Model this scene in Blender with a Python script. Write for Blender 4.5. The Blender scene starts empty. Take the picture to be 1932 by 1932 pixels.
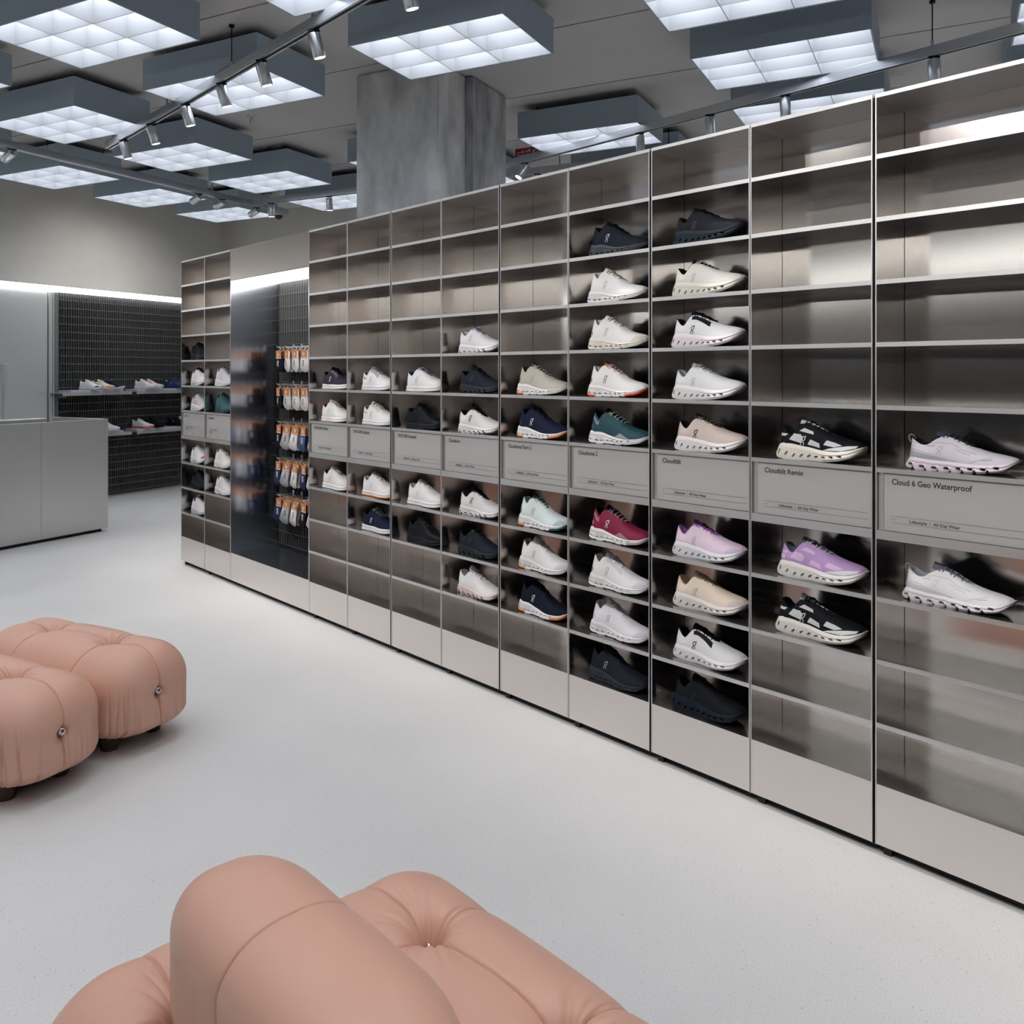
import bpy, bmesh, math, random
import numpy as np
from mathutils import Vector, Matrix, geometry
from mathutils.bvhtree import BVHTree

random.seed(7)
rng = np.random.default_rng(7)
S = bpy.context.scene
COL = S.collection

# ------------------------------------------------------------------ camera, world, exposure
H_CAM = 1.46
F_PX, CX, HZ = 1610.0, 966.0, 702.0
cam_d = bpy.data.cameras.new('camera')
cam_d.sensor_width = 36.0
cam_d.sensor_fit = 'HORIZONTAL'
cam_d.lens = 36.0 * F_PX / 1932.0
cam_d.shift_y = -(966.0 - HZ) / 1932.0
cam_d.clip_start = 0.05
cam_d.clip_end = 100
cam = bpy.data.objects.new('camera', cam_d)
COL.objects.link(cam)
cam.location = (0, 0, H_CAM)
cam.rotation_euler = (math.pi / 2, 0, 0)
S.camera = cam

world = bpy.data.worlds.new('world')
S.world = world
world.use_nodes = True
world.node_tree.nodes['Background'].inputs[0].default_value = (0.8, 0.9, 1.0, 1)
world.node_tree.nodes['Background'].inputs[1].default_value = 0.05

S.view_settings.view_transform = 'Standard'
S.view_settings.look = 'None'
S.view_settings.gamma = 1.0
S.view_settings.use_curve_mapping = False
S.view_settings.exposure = 0.0
S.cycles.max_bounces = 8
S.cycles.diffuse_bounces = 4
S.cycles.glossy_bounces = 6
S.cycles.sample_clamp_indirect = 6.0
S.cycles.caustics_reflective = False
S.cycles.caustics_refractive = False
S.cycles.use_denoising = True
S.cycles.use_adaptive_sampling = True
S.cycles.adaptive_threshold = 0.05
S.cycles.adaptive_min_samples = 24

BOX_LIGHT = 5.7        # radiance of the diffusers in the ceiling boxes
COVE_LIGHT = 9.0       # light line along the left wall
SPOT_W = 50.0
WALL_WASH_W = 95.0    # heads on the track over the seating, aimed at the shoe wall          # track heads
WARM = (1.0, 0.95, 0.90)
COOL = (0.945, 0.965, 1.0)

# ------------------------------------------------------------------ frames
G1 = np.array([.4534, .8913]); G2 = np.array([-.8913, .4534])
ROT_G = math.atan2(G1[1], G1[0])
TH = math.radians(42.78)
E = np.array([math.sin(TH), -math.cos(TH)]); M = np.array([math.cos(TH), math.sin(TH)])
ROT_E = math.atan2(E[1], E[0])
O_CASE = np.array([(342 - CX) / F_PX * 5624 / 866, 5624 / 866])
CEIL = 3.575

def g2w(a, b, z=0.0):
    p = a * G1 + b * G2
    return (p[0], p[1], z)

def case_w(u, d, z=0.0):
    p = O_CASE + u * E + d * M
    return (p[0], p[1], z)

def u_of(x, d):
    r = (x - CX) / F_PX; q = O_CASE + d * M
    return (r * q[1] - q[0]) / (E[0] - r * E[1])

def ray_at_z(px, py, z):
    """world point of a photo pixel on the horizontal plane at height z"""
    Y = F_PX * (z - H_CAM) / (HZ - py)
    return np.array([(px - CX) / F_PX * Y, Y])

# ------------------------------------------------------------------ object helpers
def thing(name, label, cat, loc=(0, 0, 0), rotz=0.0, group=None):
    o = bpy.data.objects.new(name, None)
    o.empty_display_size = 0.05
    COL.objects.link(o)
    o.location = loc; o.rotation_euler = (0, 0, rotz)
    o['label'] = label; o['category'] = cat
    if group: o['group'] = group
    return o

class MB:
    def __init__(s): s.v = []; s.f = []
    def add(s, vs, fs):
        n = len(s.v); s.v += [tuple(float(c) for c in p) for p in vs]
        s.f += [tuple(i + n for i in f) for f in fs]; return s
    def box(s, x0, x1, y0, y1, z0, z1):
        return s.add([(x0, y0, z0), (x1, y0, z0), (x1, y1, z0), (x0, y1, z0), (x0, y0, z1), (x1, y0, z1), (x1, y1, z1), (x0, y1, z1)],
                     [(0, 3, 2, 1), (4, 5, 6, 7), (0, 1, 5, 4), (1, 2, 6, 5), (2, 3, 7, 6), (3, 0, 4, 7)])
    def obox(s, x0, x1, y0, y1, z0, z1, ch=0.002):
        """box with chamfered edges"""
        bm = bmesh.new()
        bmesh.ops.create_cube(bm, size=1)
        for v in bm.verts:
            v.co = Vector((x0 + (v.co.x + .5) * (x1 - x0), y0 + (v.co.y + .5) * (y1 - y0), z0 + (v.co.z + .5) * (z1 - z0)))
        bmesh.ops.bevel(bm, geom=bm.edges[:], offset=ch, segments=1, affect='EDGES')
        bm.verts.index_update()
        s.add([v.co[:] for v in bm.verts], [tuple(v.index for v in f.verts) for f in bm.faces]); bm.free(); return s
    def tube(s, pts, r, n=8, caps=True, closed=False):
        pts = [Vector(p) for p in pts]; m = len(pts); rings = []
        for i, p in enumerate(pts):
            if closed: t = pts[(i + 1) % m] - pts[i - 1]
            else: t = pts[min(i + 1, m - 1)] - pts[max(i - 1, 0)]
            t.normalize()
            up = Vector((0, 0, 1)) if abs(t.z) < .9 else Vector((1, 0, 0))
            a = t.cross(up).normalized(); b = t.cross(a)
            rr = r[i] if hasattr(r, '__len__') else r
            rings.append([p + (a * math.cos(2 * math.pi * k / n) + b * math.sin(2 * math.pi * k / n)) * rr for k in range(n)])
        vs = [v for rg in rings for v in rg]; fs = []
        for i in range(m if closed else m - 1):
            j = (i + 1) % m
            for k in range(n):
                fs.append((i * n + k, i * n + (k + 1) % n, j * n + (k + 1) % n, j * n + k))
        if caps and not closed:
            fs.append(tuple(range(n))[::-1]); fs.append(tuple((m - 1) * n + k for k in range(n)))
        return s.add(vs, fs)
    def prism(s, poly, y0, y1):
        """polygon in (x,z) extruded along y"""
        n = len(poly)
        vs = [(x, y0, z) for x, z in poly] + [(x, y1, z) for x, z in poly]
        fs = [tuple(range(n)), tuple(range(2 * n - 1, n - 1, -1))]
        fs += [(i, i + n, (i + 1) % n + n, (i + 1) % n) for i in range(n)]
        return s.add(vs, fs)
    def mesh(s, name, smooth=False, fix=True):
        me = bpy.data.meshes.new(name); me.from_pydata(s.v, [], s.f)
        if fix:
            bm = bmesh.new(); bm.from_mesh(me)
            bmesh.ops.recalc_face_normals(bm, faces=bm.faces); bm.to_mesh(me); bm.free()
        if smooth is True:
            me.polygons.foreach_set('use_smooth', [True] * len(me.polygons))
        elif smooth:
            me.polygons.foreach_set('use_smooth', [True] * len(me.polygons))
            me.set_sharp_from_angle(angle=math.radians(smooth))
        return me

def part(name, me, mat, parent=None, loc=None, rotz=None, kind=None, label=None):
    if isinstance(me, MB): me = me.mesh(name)
    o = bpy.data.objects.new(name, me)
    if mat is not None and len(me.materials) == 0: me.materials.append(mat)
    elif mat is not None:
        o.material_slots[0].link = 'OBJECT'; o.material_slots[0].material = mat
    COL.objects.link(o)
    if parent: o.parent = parent
    if loc is not None: o.location = loc
    if rotz is not None: o.rotation_euler = (0, 0, rotz)
    if kind: o['kind'] = kind
    if label: o['label'] = label
    return o

def copy_tree(o, parent=None):
    c = o.copy(); COL.objects.link(c)
    if parent is not None: c.parent = parent
    for ch in list(o.children): copy_tree(ch, c)
    return c

# ------------------------------------------------------------------ materials
def nt(name):
    m = bpy.data.materials.new(name); m.use_nodes = True
    return m, m.node_tree.nodes, m.node_tree.links, m.node_tree.nodes['Principled BSDF']

def plain(name, col, rough=.5, metal=0.0, spec=.5):
    m, n, l, b = nt(name)
    b.inputs['Base Color'].default_value = (*col, 1); b.inputs['Roughness'].default_value = rough
    b.inputs['Metallic'].default_value = metal; b.inputs['Specular IOR Level'].default_value = spec
    return m

def emit(name, col, strength):
    m, n, l, b = nt(name)
    b.inputs['Base Color'].default_value = (.8, .8, .8, 1)
    b.inputs['Emission Color'].default_value = (*col, 1); b.inputs['Emission Strength'].default_value = strength
    return m

def steel(name, col, r0, r1, scale=(1100, 1100, 6.0), bump=0.0, aniso=0.0, broad=0.0):
    m, n, l, b = nt(name)
    tc = n.new('ShaderNodeTexCoord'); mp = n.new('ShaderNodeMapping'); mp.inputs['Scale'].default_value = scale
    l.new(tc.outputs['Object'], mp.inputs['Vector'])
    no = n.new('ShaderNodeTexNoise'); no.inputs['Scale'].default_value = 1.0; no.inputs['Detail'].default_value = 3
    l.new(mp.outputs['Vector'], no.inputs['Vector'])
    big = n.new('ShaderNodeTexNoise'); big.inputs['Scale'].default_value = 2.2; big.inputs['Detail'].default_value = 2
    l.new(tc.outputs['Object'], big.inputs['Vector'])
    mr = n.new('ShaderNodeMapRange'); mr.inputs['To Min'].default_value = r0; mr.inputs['To Max'].default_value = r1
    ad = n.new('ShaderNodeMath'); ad.operation = 'MULTIPLY_ADD'; ad.inputs[1].default_value = .5
    l.new(no.outputs['Fac'], ad.inputs[0])
    hb = n.new('ShaderNodeMath'); hb.operation = 'MULTIPLY'; hb.inputs[1].default_value = .5
    l.new(big.outputs['Fac'], hb.inputs[0]); l.new(hb.outputs[0], ad.inputs[2])
    l.new(ad.outputs[0], mr.inputs['Value']); l.new(mr.outputs['Result'], b.inputs['Roughness'])
    bp = n.new('ShaderNodeBump'); bp.inputs['Strength'].default_value = bump; bp.inputs['Distance'].default_value = .002
    l.new(no.outputs['Fac'], bp.inputs['Height']); l.new(bp.outputs['Normal'], b.inputs['Normal'])
    b.inputs['Base Color'].default_value = (*col, 1); b.inputs['Metallic'].default_value = 1.0
    if aniso:
        b.inputs['Anisotropic'].default_value = aniso
        tg = n.new('ShaderNodeTangent'); tg.direction_type = 'RADIAL'; tg.axis = 'Z'
        l.new(tg.outputs['Tangent'], b.inputs['Tangent'])
    if broad:
        b2 = n.new('ShaderNodeBsdfPrincipled'); b2.inputs['Metallic'].default_value = 1.0; b2.inputs['Roughness'].default_value = .62
        b2.inputs['Base Color'].default_value = (*col, 1)
        mx = n.new('ShaderNodeMixShader'); mx.inputs[0].default_value = broad
        l.new(b.outputs[0], mx.inputs[1]); l.new(b2.outputs[0], mx.inputs[2])
        l.new(mx.outputs[0], n['Material Output'].inputs['Surface'])
    return m

def noisy(name, c0, c1, scale, rough, detail=6, bump=0.0, bscale=None, spec=.4, stretch=(1, 1, 1)):
    m, n, l, b = nt(name)
    tc = n.new('ShaderNodeTexCoord'); mp = n.new('ShaderNodeMapping'); mp.inputs['Scale'].default_value = stretch
    l.new(tc.outputs['Object'], mp.inputs['Vector'])
    no = n.new('ShaderNodeTexNoise'); no.inputs['Scale'].default_value = scale; no.inputs['Detail'].default_value = detail
    l.new(mp.outputs['Vector'], no.inputs['Vector'])
    cr = n.new('ShaderNodeValToRGB'); cr.color_ramp.elements[0].position = .3; cr.color_ramp.elements[1].position = .7
    cr.color_ramp.elements[0].color = (*c0, 1); cr.color_ramp.elements[1].color = (*c1, 1)
    l.new(no.outputs['Fac'], cr.inputs['Fac']); l.new(cr.outputs['Color'], b.inputs['Base Color'])
    b.inputs['Roughness'].default_value = rough; b.inputs['Specular IOR Level'].default_value = spec
    if bump:
        n2 = n.new('ShaderNodeTexNoise'); n2.inputs['Scale'].default_value = bscale or scale * 4; n2.inputs['Detail'].default_value = 4
        l.new(mp.outputs['Vector'], n2.inputs['Vector'])
        bp = n.new('ShaderNodeBump'); bp.inputs['Strength'].default_value = bump; bp.inputs['Distance'].default_value = .004
        l.new(n2.outputs['Fac'], bp.inputs['Height']); l.new(bp.outputs['Normal'], b.inputs['Normal'])
    return m

def floor_mat():
    m, n, l, b = nt('micro_terrazzo')
    tc = n.new('ShaderNodeTexCoord')
    big = n.new('ShaderNodeTexNoise'); big.inputs['Scale'].default_value = 1.3; big.inputs['Detail'].default_value = 5
    l.new(tc.outputs['Object'], big.inputs['Vector'])
    cr = n.new('ShaderNodeValToRGB'); cr.color_ramp.elements[0].position = .3; cr.color_ramp.elements[1].position = .75
    cr.color_ramp.elements[0].color = (.625, .615, .605, 1); cr.color_ramp.elements[1].color = (.695, .68, .67, 1)
    l.new(big.outputs['Fac'], cr.inputs['Fac'])
    fine = n.new('ShaderNodeTexNoise'); fine.inputs['Scale'].default_value = 170; fine.inputs['Detail'].default_value = 2
    l.new(tc.outputs['Object'], fine.inputs['Vector'])
    fr = n.new('ShaderNodeMapRange'); fr.inputs['From Min'].default_value = .3; fr.inputs['From Max'].default_value = .7
    fr.inputs['To Min'].default_value = .93; fr.inputs['To Max'].default_value = 1.06
    l.new(fine.outputs['Fac'], fr.inputs['Value'])
    mx = n.new('ShaderNodeMix'); mx.data_type = 'RGBA'; mx.blend_type = 'MULTIPLY'; mx.inputs[0].default_value = 1
    l.new(cr.outputs['Color'], mx.inputs[6]); l.new(fr.outputs['Result'], mx.inputs[7])
    vo = n.new('ShaderNodeTexVoronoi'); vo.inputs['Scale'].default_value = 60
    l.new(tc.outputs['Object'], vo.inputs['Vector'])
    lt = n.new('ShaderNodeMath'); lt.operation = 'LESS_THAN'; lt.inputs[1].default_value = .13
    l.new(vo.outputs['Distance'], lt.inputs[0])
    sp = n.new('ShaderNodeValToRGB'); sp.color_ramp.interpolation = 'CONSTANT'
    sp.color_ramp.elements[0].color = (.72, .71, .70, 1); sp.color_ramp.elements[1].color = (.44, .43, .42, 1); sp.color_ramp.elements[1].position = .8
    e = sp.color_ramp.elements.new(.25); e.color = (.65, .64, .63, 1)
    sx = n.new('ShaderNodeSeparateColor'); l.new(vo.outputs['Color'], sx.inputs[0]); l.new(sx.outputs[0], sp.inputs['Fac'])
    m2 = n.new('ShaderNodeMix'); m2.data_type = 'RGBA'
    l.new(lt.outputs[0], m2.inputs[0]); l.new(mx.outputs[2], m2.inputs[6]); l.new(sp.outputs['Color'], m2.inputs[7])
    l.new(m2.outputs[2], b.inputs['Base Color'])
    b.inputs['Roughness'].default_value = .42; b.inputs['Specular IOR Level'].default_value = .35
    return m

STEEL = steel('brushed_steel', (.72, .675, .648), .14, .19, broad=.02)
STEEL_EDGE = steel('steel_edge', (.72, .71, .71), .34, .46)
STEEL_DK = steel('brushed_steel_dark', (.66, .70, .78), .12, .17, broad=.03)
STEEL_SHELF = steel('shelf_steel', (.50, .485, .48), .20, .28, broad=.05)
STEEL_COUNTER = steel('counter_steel', (.56, .56, .55), .28, .36, broad=.1)
STEEL_WALL = steel('steel_wall', (.68, .70, .71), .24, .28, broad=.5)
ALU = steel('aluminium', (.66, .68, .71), .28, .36)
BLACK = plain('black_gap', (.006, .007, .010), .6)
SIGN = plain('sign_print', (.335, .328, .326), .42, 0.0, .4)
INK = plain('ink', (.012, .012, .014), .6)
INK_GREY = plain('ink_grey', (.09, .09, .09), .6)
BOX_OUT = plain('box_grey', (.36, .44, .525), .5)
LOUVRE = plain('louvre_grey', (.42, .44, .475), .6)
DIFF = emit('diffuser', COOL, BOX_LIGHT)
COVE = emit('cove_diffuser', (.97, 1.0, .97), COVE_LIGHT)
SOCKLIGHT = emit('soffit_diffuser', (1.0, .98, .95), 4.5)
LENS = emit('spot_lens', WARM, 6.0)
CEIL_M = noisy('ceiling_board', (.55, .53, .52), (.58, .56, .55), 1.5, .7)
WALL_M = noisy('plaster', (.55, .54, .515), (.61, .60, .57), 2.0, .75, bump=.08, bscale=60)
WALL_DK = noisy('plaster_dark', (.22, .20, .19), (.26, .235, .22), 2.0, .75)
FLOOR_M = floor_mat()
GRATE = plain('grating_paint', (.16, .165, .165), .45, .2)
GRATE_BAR = plain('grating_bar', (.26, .265, .265), .4, .5)
DEEP = plain('recess_black', (.012, .014, .018), .5)
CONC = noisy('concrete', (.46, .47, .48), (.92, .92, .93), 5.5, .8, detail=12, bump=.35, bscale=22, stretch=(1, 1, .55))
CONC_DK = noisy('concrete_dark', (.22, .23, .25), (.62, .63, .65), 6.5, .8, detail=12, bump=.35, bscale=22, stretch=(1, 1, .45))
LEATHER = noisy('salmon_leather', (.64, .36, .27), (.67, .38, .285), 4.0, .40, bump=.07, bscale=420, spec=.5)
WOOD = noisy('dark_wood', (.05, .028, .018), (.09, .05, .03), 14, .45)
CHROME = plain('chrome', (.75, .75, .77), .12, 1.0)
WHITE_PL = plain('white_plastic', (.8, .8, .8), .4)
LILAC = plain('lilac_board', (.46, .45, .62), .4)
PALE = plain('pale_bracket', (.42, .42, .38), .4, .3)
RED = plain('red_sign', (.30, .012, .02), .4)
SIGNWHITE = plain('sign_white', (.75, .7, .7), .5)
CARD = plain('kraft_orange_card', (.40, .165, .065), .6)
_cm = {}
def cmat(c, rough=.6, spec=.35):
    if max(c) < .06: spec = .1
    k = (tuple(round(x, 3) for x in c), rough)
    if k not in _cm:
        nm = 'fabric_%02d' % len(_cm)
        m = noisy(nm, tuple(x * .97 for x in c), tuple(min(1, x * 1.02) for x in c), 420, rough, detail=2, bump=.12, bscale=900, spec=spec)
        _cm[k] = m
    return _cm[k]

# ------------------------------------------------------------------ text helper
def text_mesh(body, size, width=None, bold=0.0, name='lettering'):
    """flat lettering mesh in local (x, z), facing -y, origin at the left end of the baseline"""
    cu = bpy.data.curves.new(name, 'FONT'); cu.body = body; cu.size = size; cu.offset = bold
    cu.resolution_u = 3
    o = bpy.data.objects.new(name, cu); COL.objects.link(o)
    dg = bpy.context.evaluated_depsgraph_get()
    me = bpy.data.meshes.new_from_object(o.evaluated_get(dg), depsgraph=dg)
    bpy.data.objects.remove(o); bpy.data.curves.remove(cu)
    co = np.zeros(len(me.vertices) * 3); me.vertices.foreach_get('co', co); co = co.reshape(-1, 3)
    if len(co):
        sx = width / co[:, 0].max() if width else 1.0
        out = np.stack([co[:, 0] * sx, np.zeros(len(co)), co[:, 1]], 1)
        me.vertices.foreach_set('co', out.ravel())
    me.materials.clear(); me.update(); me.name = name
    return me

# ------------------------------------------------------------------ room shell (g frame)
A0, A1, B0, B1 = -1.05, 8.54, -5.6, 8.752
def struct(name, mb, mat, rot=ROT_G):
    o = part(name, mb, mat, rotz=rot); o['kind'] = 'structure'; return o

struct('floor', MB().box(A0 - .2, A1 + .2, B0 - .2, B1 + .2, -.12, 0), FLOOR_M)
ceiling = struct('ceiling', MB().box(A0 - .2, A1 + .2, B0 - .2, B1 + .2, CEIL + .03, CEIL + .15), BLACK)
seams = [3.72 + 1.077 * k for k in range(-5, 6)]
edges = [A0] + [s for s in seams if A0 < s < A1] + [A1]
for a, b in zip(edges[:-1], edges[1:]):
    part('ceiling_panel', MB().box(a + .007, b - .007, B0, B1, CEIL, CEIL + .03), CEIL_M, ceiling)
struct('wall_left', MB().box(A0 - .2, A1 + .2, B1, B1 + .2, 0, CEIL), WALL_M)
struct('wall_back', MB().box(A1, A1 + .2, B0 - .2, B1, 0, CEIL), WALL_M)
struct('wall_right', MB().box(A0 - .2, A1, B0 - .2, B0, 0, CEIL), WALL_DK)
struct('wall_front', MB().box(A0 - .2, A0, B0, B1, 0, CEIL), WALL_DK)

# ------------------------------------------------------------------ ceiling light boxes
DZ = 1.85
ZB = H_CAM + DZ; BOXH = .206
PA, LA_, PB, LB_ = .582 * DZ, .343 * DZ, .907 * DZ, .537 * DZ   # pitch / size along g1, g2
ROWS = {r: (2.45 + .582 * r) * DZ for r in range(-7, 4)}       # far edge along g1
COLS = {c: (1.10 + .907 * (c - 1)) * DZ for c in range(-3, 5)}  # right edge along g2
proto_box = None
ORD = ['first', 'second', 'third', 'fourth', 'fifth', 'sixth', 'seventh', 'eighth', 'ninth', 'tenth', 'eleventh', 'twelfth']
nb = 0
for r in sorted(ROWS, reverse=True):
    for c in sorted(COLS, reverse=True):
        if (r, c) in ((1, 1), (1, 2)): continue          # column and sprinkler gap
        a1 = ROWS[r]; b0 = COLS[c]
        if a1 > A1 - .05 or b0 + LB_ > B1 - .05 or b0 < B0 + .1 or a1 - LA_ < A0 + .1: continue
        lab = 'grey louvred light box, %s row from back wall, %s from left wall' % (ORD[3 - r], ORD[4 - c])
        loc = g2w(a1 - LA_, b0, ZB)
        if proto_box is None:
            t = thing('ceiling_light', lab, 'ceiling light', loc, ROT_G, 'louvred light boxes under the ceiling')
            w = .006
            sh = MB().box(0, LA_, 0, w, 0, BOXH).box(0, LA_, LB_ - w, LB_, 0, BOXH)
            sh.box(0, w, w, LB_ - w, 0, BOXH).box(LA_ - w, LA_, w, LB_ - w, 0, BOXH).box(w, LA_ - w, w, LB_ - w, BOXH - w, BOXH)
            part('shell', sh, BOX_OUT, t)
            li = MB(); k = .003
            li.box(w, LA_ - w, w, w + k, .002, BOXH - w).box(w, LA_ - w, LB_ - w - k, LB_ - w, .002, BOXH - w)
            li.box(w, w + k, w + k, LB_ - w - k, .002, BOXH - w).box(LA_ - w - k, LA_ - w, w + k, LB_ - w - k, .002, BOXH - w)
            part('inner_lining', li, LOUVRE, t)
            for q in (1, 2):
                x = LA_ * q / 3
                part('divider', MB().box(x - .002, x + .002, w + k, LB_ - w - k, .001, BOXH - .05), LOUVRE, t)
            for q in (1, 2):
                y = LB_ * q / 3
                for s3 in range(3):
                    x0 = LA_ * s3 / 3 + (.002 if s3 else w + k); x1 = LA_ * (s3 + 1) / 3 - (.002 if s3 < 2 else w + k)
                    if s3 == 0: md = MB()
                    md.box(x0, x1, y - .002, y + .002, .001, BOXH - .05)
                part('divider', md, LOUVRE, t)
            part('diffuser', MB().box(w + k, LA_ - w - k, w + k, LB_ - w - k, BOXH - .040, BOXH - .034), DIFF, t)
            hg = MB()
            for sx in (.1, LA_ - .1):
                for sy in (.12, LB_ - .12): hg.tube([(sx, sy, BOXH), (sx, sy, CEIL - ZB)], .004, 6)
            part('hanger_rods', hg, BLACK, t)
            proto_box = t
        else:
            t = copy_tree(proto_box); t.location = loc; t['label'] = lab
        nb += 1

# ------------------------------------------------------------------ concrete column
pa = np.array([-1.114, 6.08]); a_, b_ = pa @ G1, pa @ G2
col = thing('concrete_column', 'raw grey concrete column rising behind the shoe shelving to the ceiling', 'column', g2w(a_, b_, 0), ROT_G)
def rough_block(x0, x1, y0, y1, z0, z1):
    bm = bmesh.new(); bmesh.ops.create_cube(bm, size=1)
    for v in bm.verts: v.co = Vector((x0 + (v.co.x + .5) * (x1 - x0), y0 + (v.co.y + .5) * (y1 - y0), z0 + (v.co.z + .5) * (z1 - z0)))
    bmesh.ops.bevel(bm, geom=bm.edges[:], offset=.012, segments=2, affect='EDGES')
    me = bpy.data.meshes.new('block'); bm.to_mesh(me); bm.free(); return me
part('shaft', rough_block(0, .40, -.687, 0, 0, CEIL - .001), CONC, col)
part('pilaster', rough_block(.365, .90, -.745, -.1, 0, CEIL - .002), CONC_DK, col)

# ------------------------------------------------------------------ shoe display wall (case frame)
UB = [0, .4285, .858, 1.926] + [1.926 + .4245 * k for k in range(1, 10)]
Z_TOP = 2.302; TS = .0137
SH_Z = {1: 2.119, 2: 1.928, 3: 1.739, 4: 1.550, 5: 1.360, 6: 1.171, 7: .983, 8: .780, 9: .591, 10: .3995, 11: .214}
Z_BOT = .032; DEPTH = .2015
NW = ['first', 'second', 'third', 'fourth', 'fifth', 'sixth', 'seventh', 'eighth', 'ninth']
BAYS = []   # (u0, u1, gapL, gapR, phrase)
BAYS.append((UB[0], UB[1], .0005, .0015, 'far left end column'))
BAYS.append((UB[1], UB[2], .0015, .001, 'column left of the socks'))
for k in range(9):
    gl = .0045 if k in (0, 2, 4, 6, 8) else .0015
    gr = .0015 if k in (0, 2, 4, 6, 8) else .0045
    if k == 0: gl = .001
    if k == 3: gl, gr = .0015, .0045
    BAYS.append((UB[3 + k], UB[4 + k], gl, gr, NW[k] + ' column right of the socks'))
T_SIDE = .0035
def make_bay(u0, u1, gl, gr, phrase):
    W = u1 - u0
    t = thing('shelving_bay', 'brushed steel shoe shelving bay, ' + phrase, 'shelving', case_w(u0, 0, 0), ROT_E, 'steel shelving bays of the shoe wall')
    x0, x1 = gl, W - gr
    part('side_panel', MB().box(x0, x0 + T_SIDE, 0, DEPTH + .01, Z_BOT, Z_TOP), STEEL, t)
    part('side_panel', MB().box(x1 - T_SIDE, x1, 0, DEPTH + .01, Z_BOT, Z_TOP), STEEL, t)
    xi0, xi1 = x0 + T_SIDE, x1 - T_SIDE
    part('back_panel', MB().box(xi0 + .0012, xi1 - .0012, DEPTH, DEPTH + .002, Z_BOT, Z_TOP - .012), STEEL, t)
    part('gap_shade_board', MB().box(xi0, xi1, DEPTH + .0035, DEPTH + .008, Z_BOT, Z_TOP - .012), BLACK, t)  # added black sheet keeps the corner gaps dark against the lit room behind
    part('top_panel', MB().box(xi0, xi1, 0, DEPTH + .008, Z_TOP - .012, Z_TOP), STEEL_EDGE, t)
    for k, z in SH_Z.items():
        th = .027 if k == 7 else TS
        if k == 11:
            part('shelf', MB().box(xi0, xi1, .004, DEPTH, z - .004, z - .0005), STEEL_SHELF, t)
            continue
        sh = part('shelf', MB().box(xi0, xi1, .003, DEPTH, z - .004, z - .0003), STEEL_SHELF, t)
        part('front_lip', MB().box(xi0, xi1, 0, .003, z - th, z), STEEL_EDGE, sh)
    part('base_panel', MB().box(xi0, xi1, .001, .006, Z_BOT, SH_Z[11]), STEEL, t)
    # edge strips (bright cut edges of the side panels)
    for xa in (x0, x1 - T_SIDE):
        part('edge_strip', MB().box(xa, xa + T_SIDE, -.0008, 0, Z_BOT, Z_TOP), STEEL_EDGE, t)
    part('toe_kick', MB().box(.002, W - .002, .035, .05, 0, Z_BOT), BLACK, t)
    gp = MB()
    if gl > .001: gp.box(0, gl, .02, .03, Z_BOT, Z_TOP - .004)
    if gr > .0012: gp.box(W - gr, W, .02, .03, Z_BOT, Z_TOP - .004)
    if gp.v: part('gap_light_stop', gp, BLACK, t)  # black strips added to stop light leaking through between bays
    part('levelling_foot', MB().box(.02, .045, .02, .034, 0, Z_BOT), BLACK, t)
    return t
for b in BAYS: make_bay(*b)
# the run goes on past the right edge of the photograph
make_bay(UB[12], UB[12] + .4245, .0045, .0015, 'empty column past the right frame edge')

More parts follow.
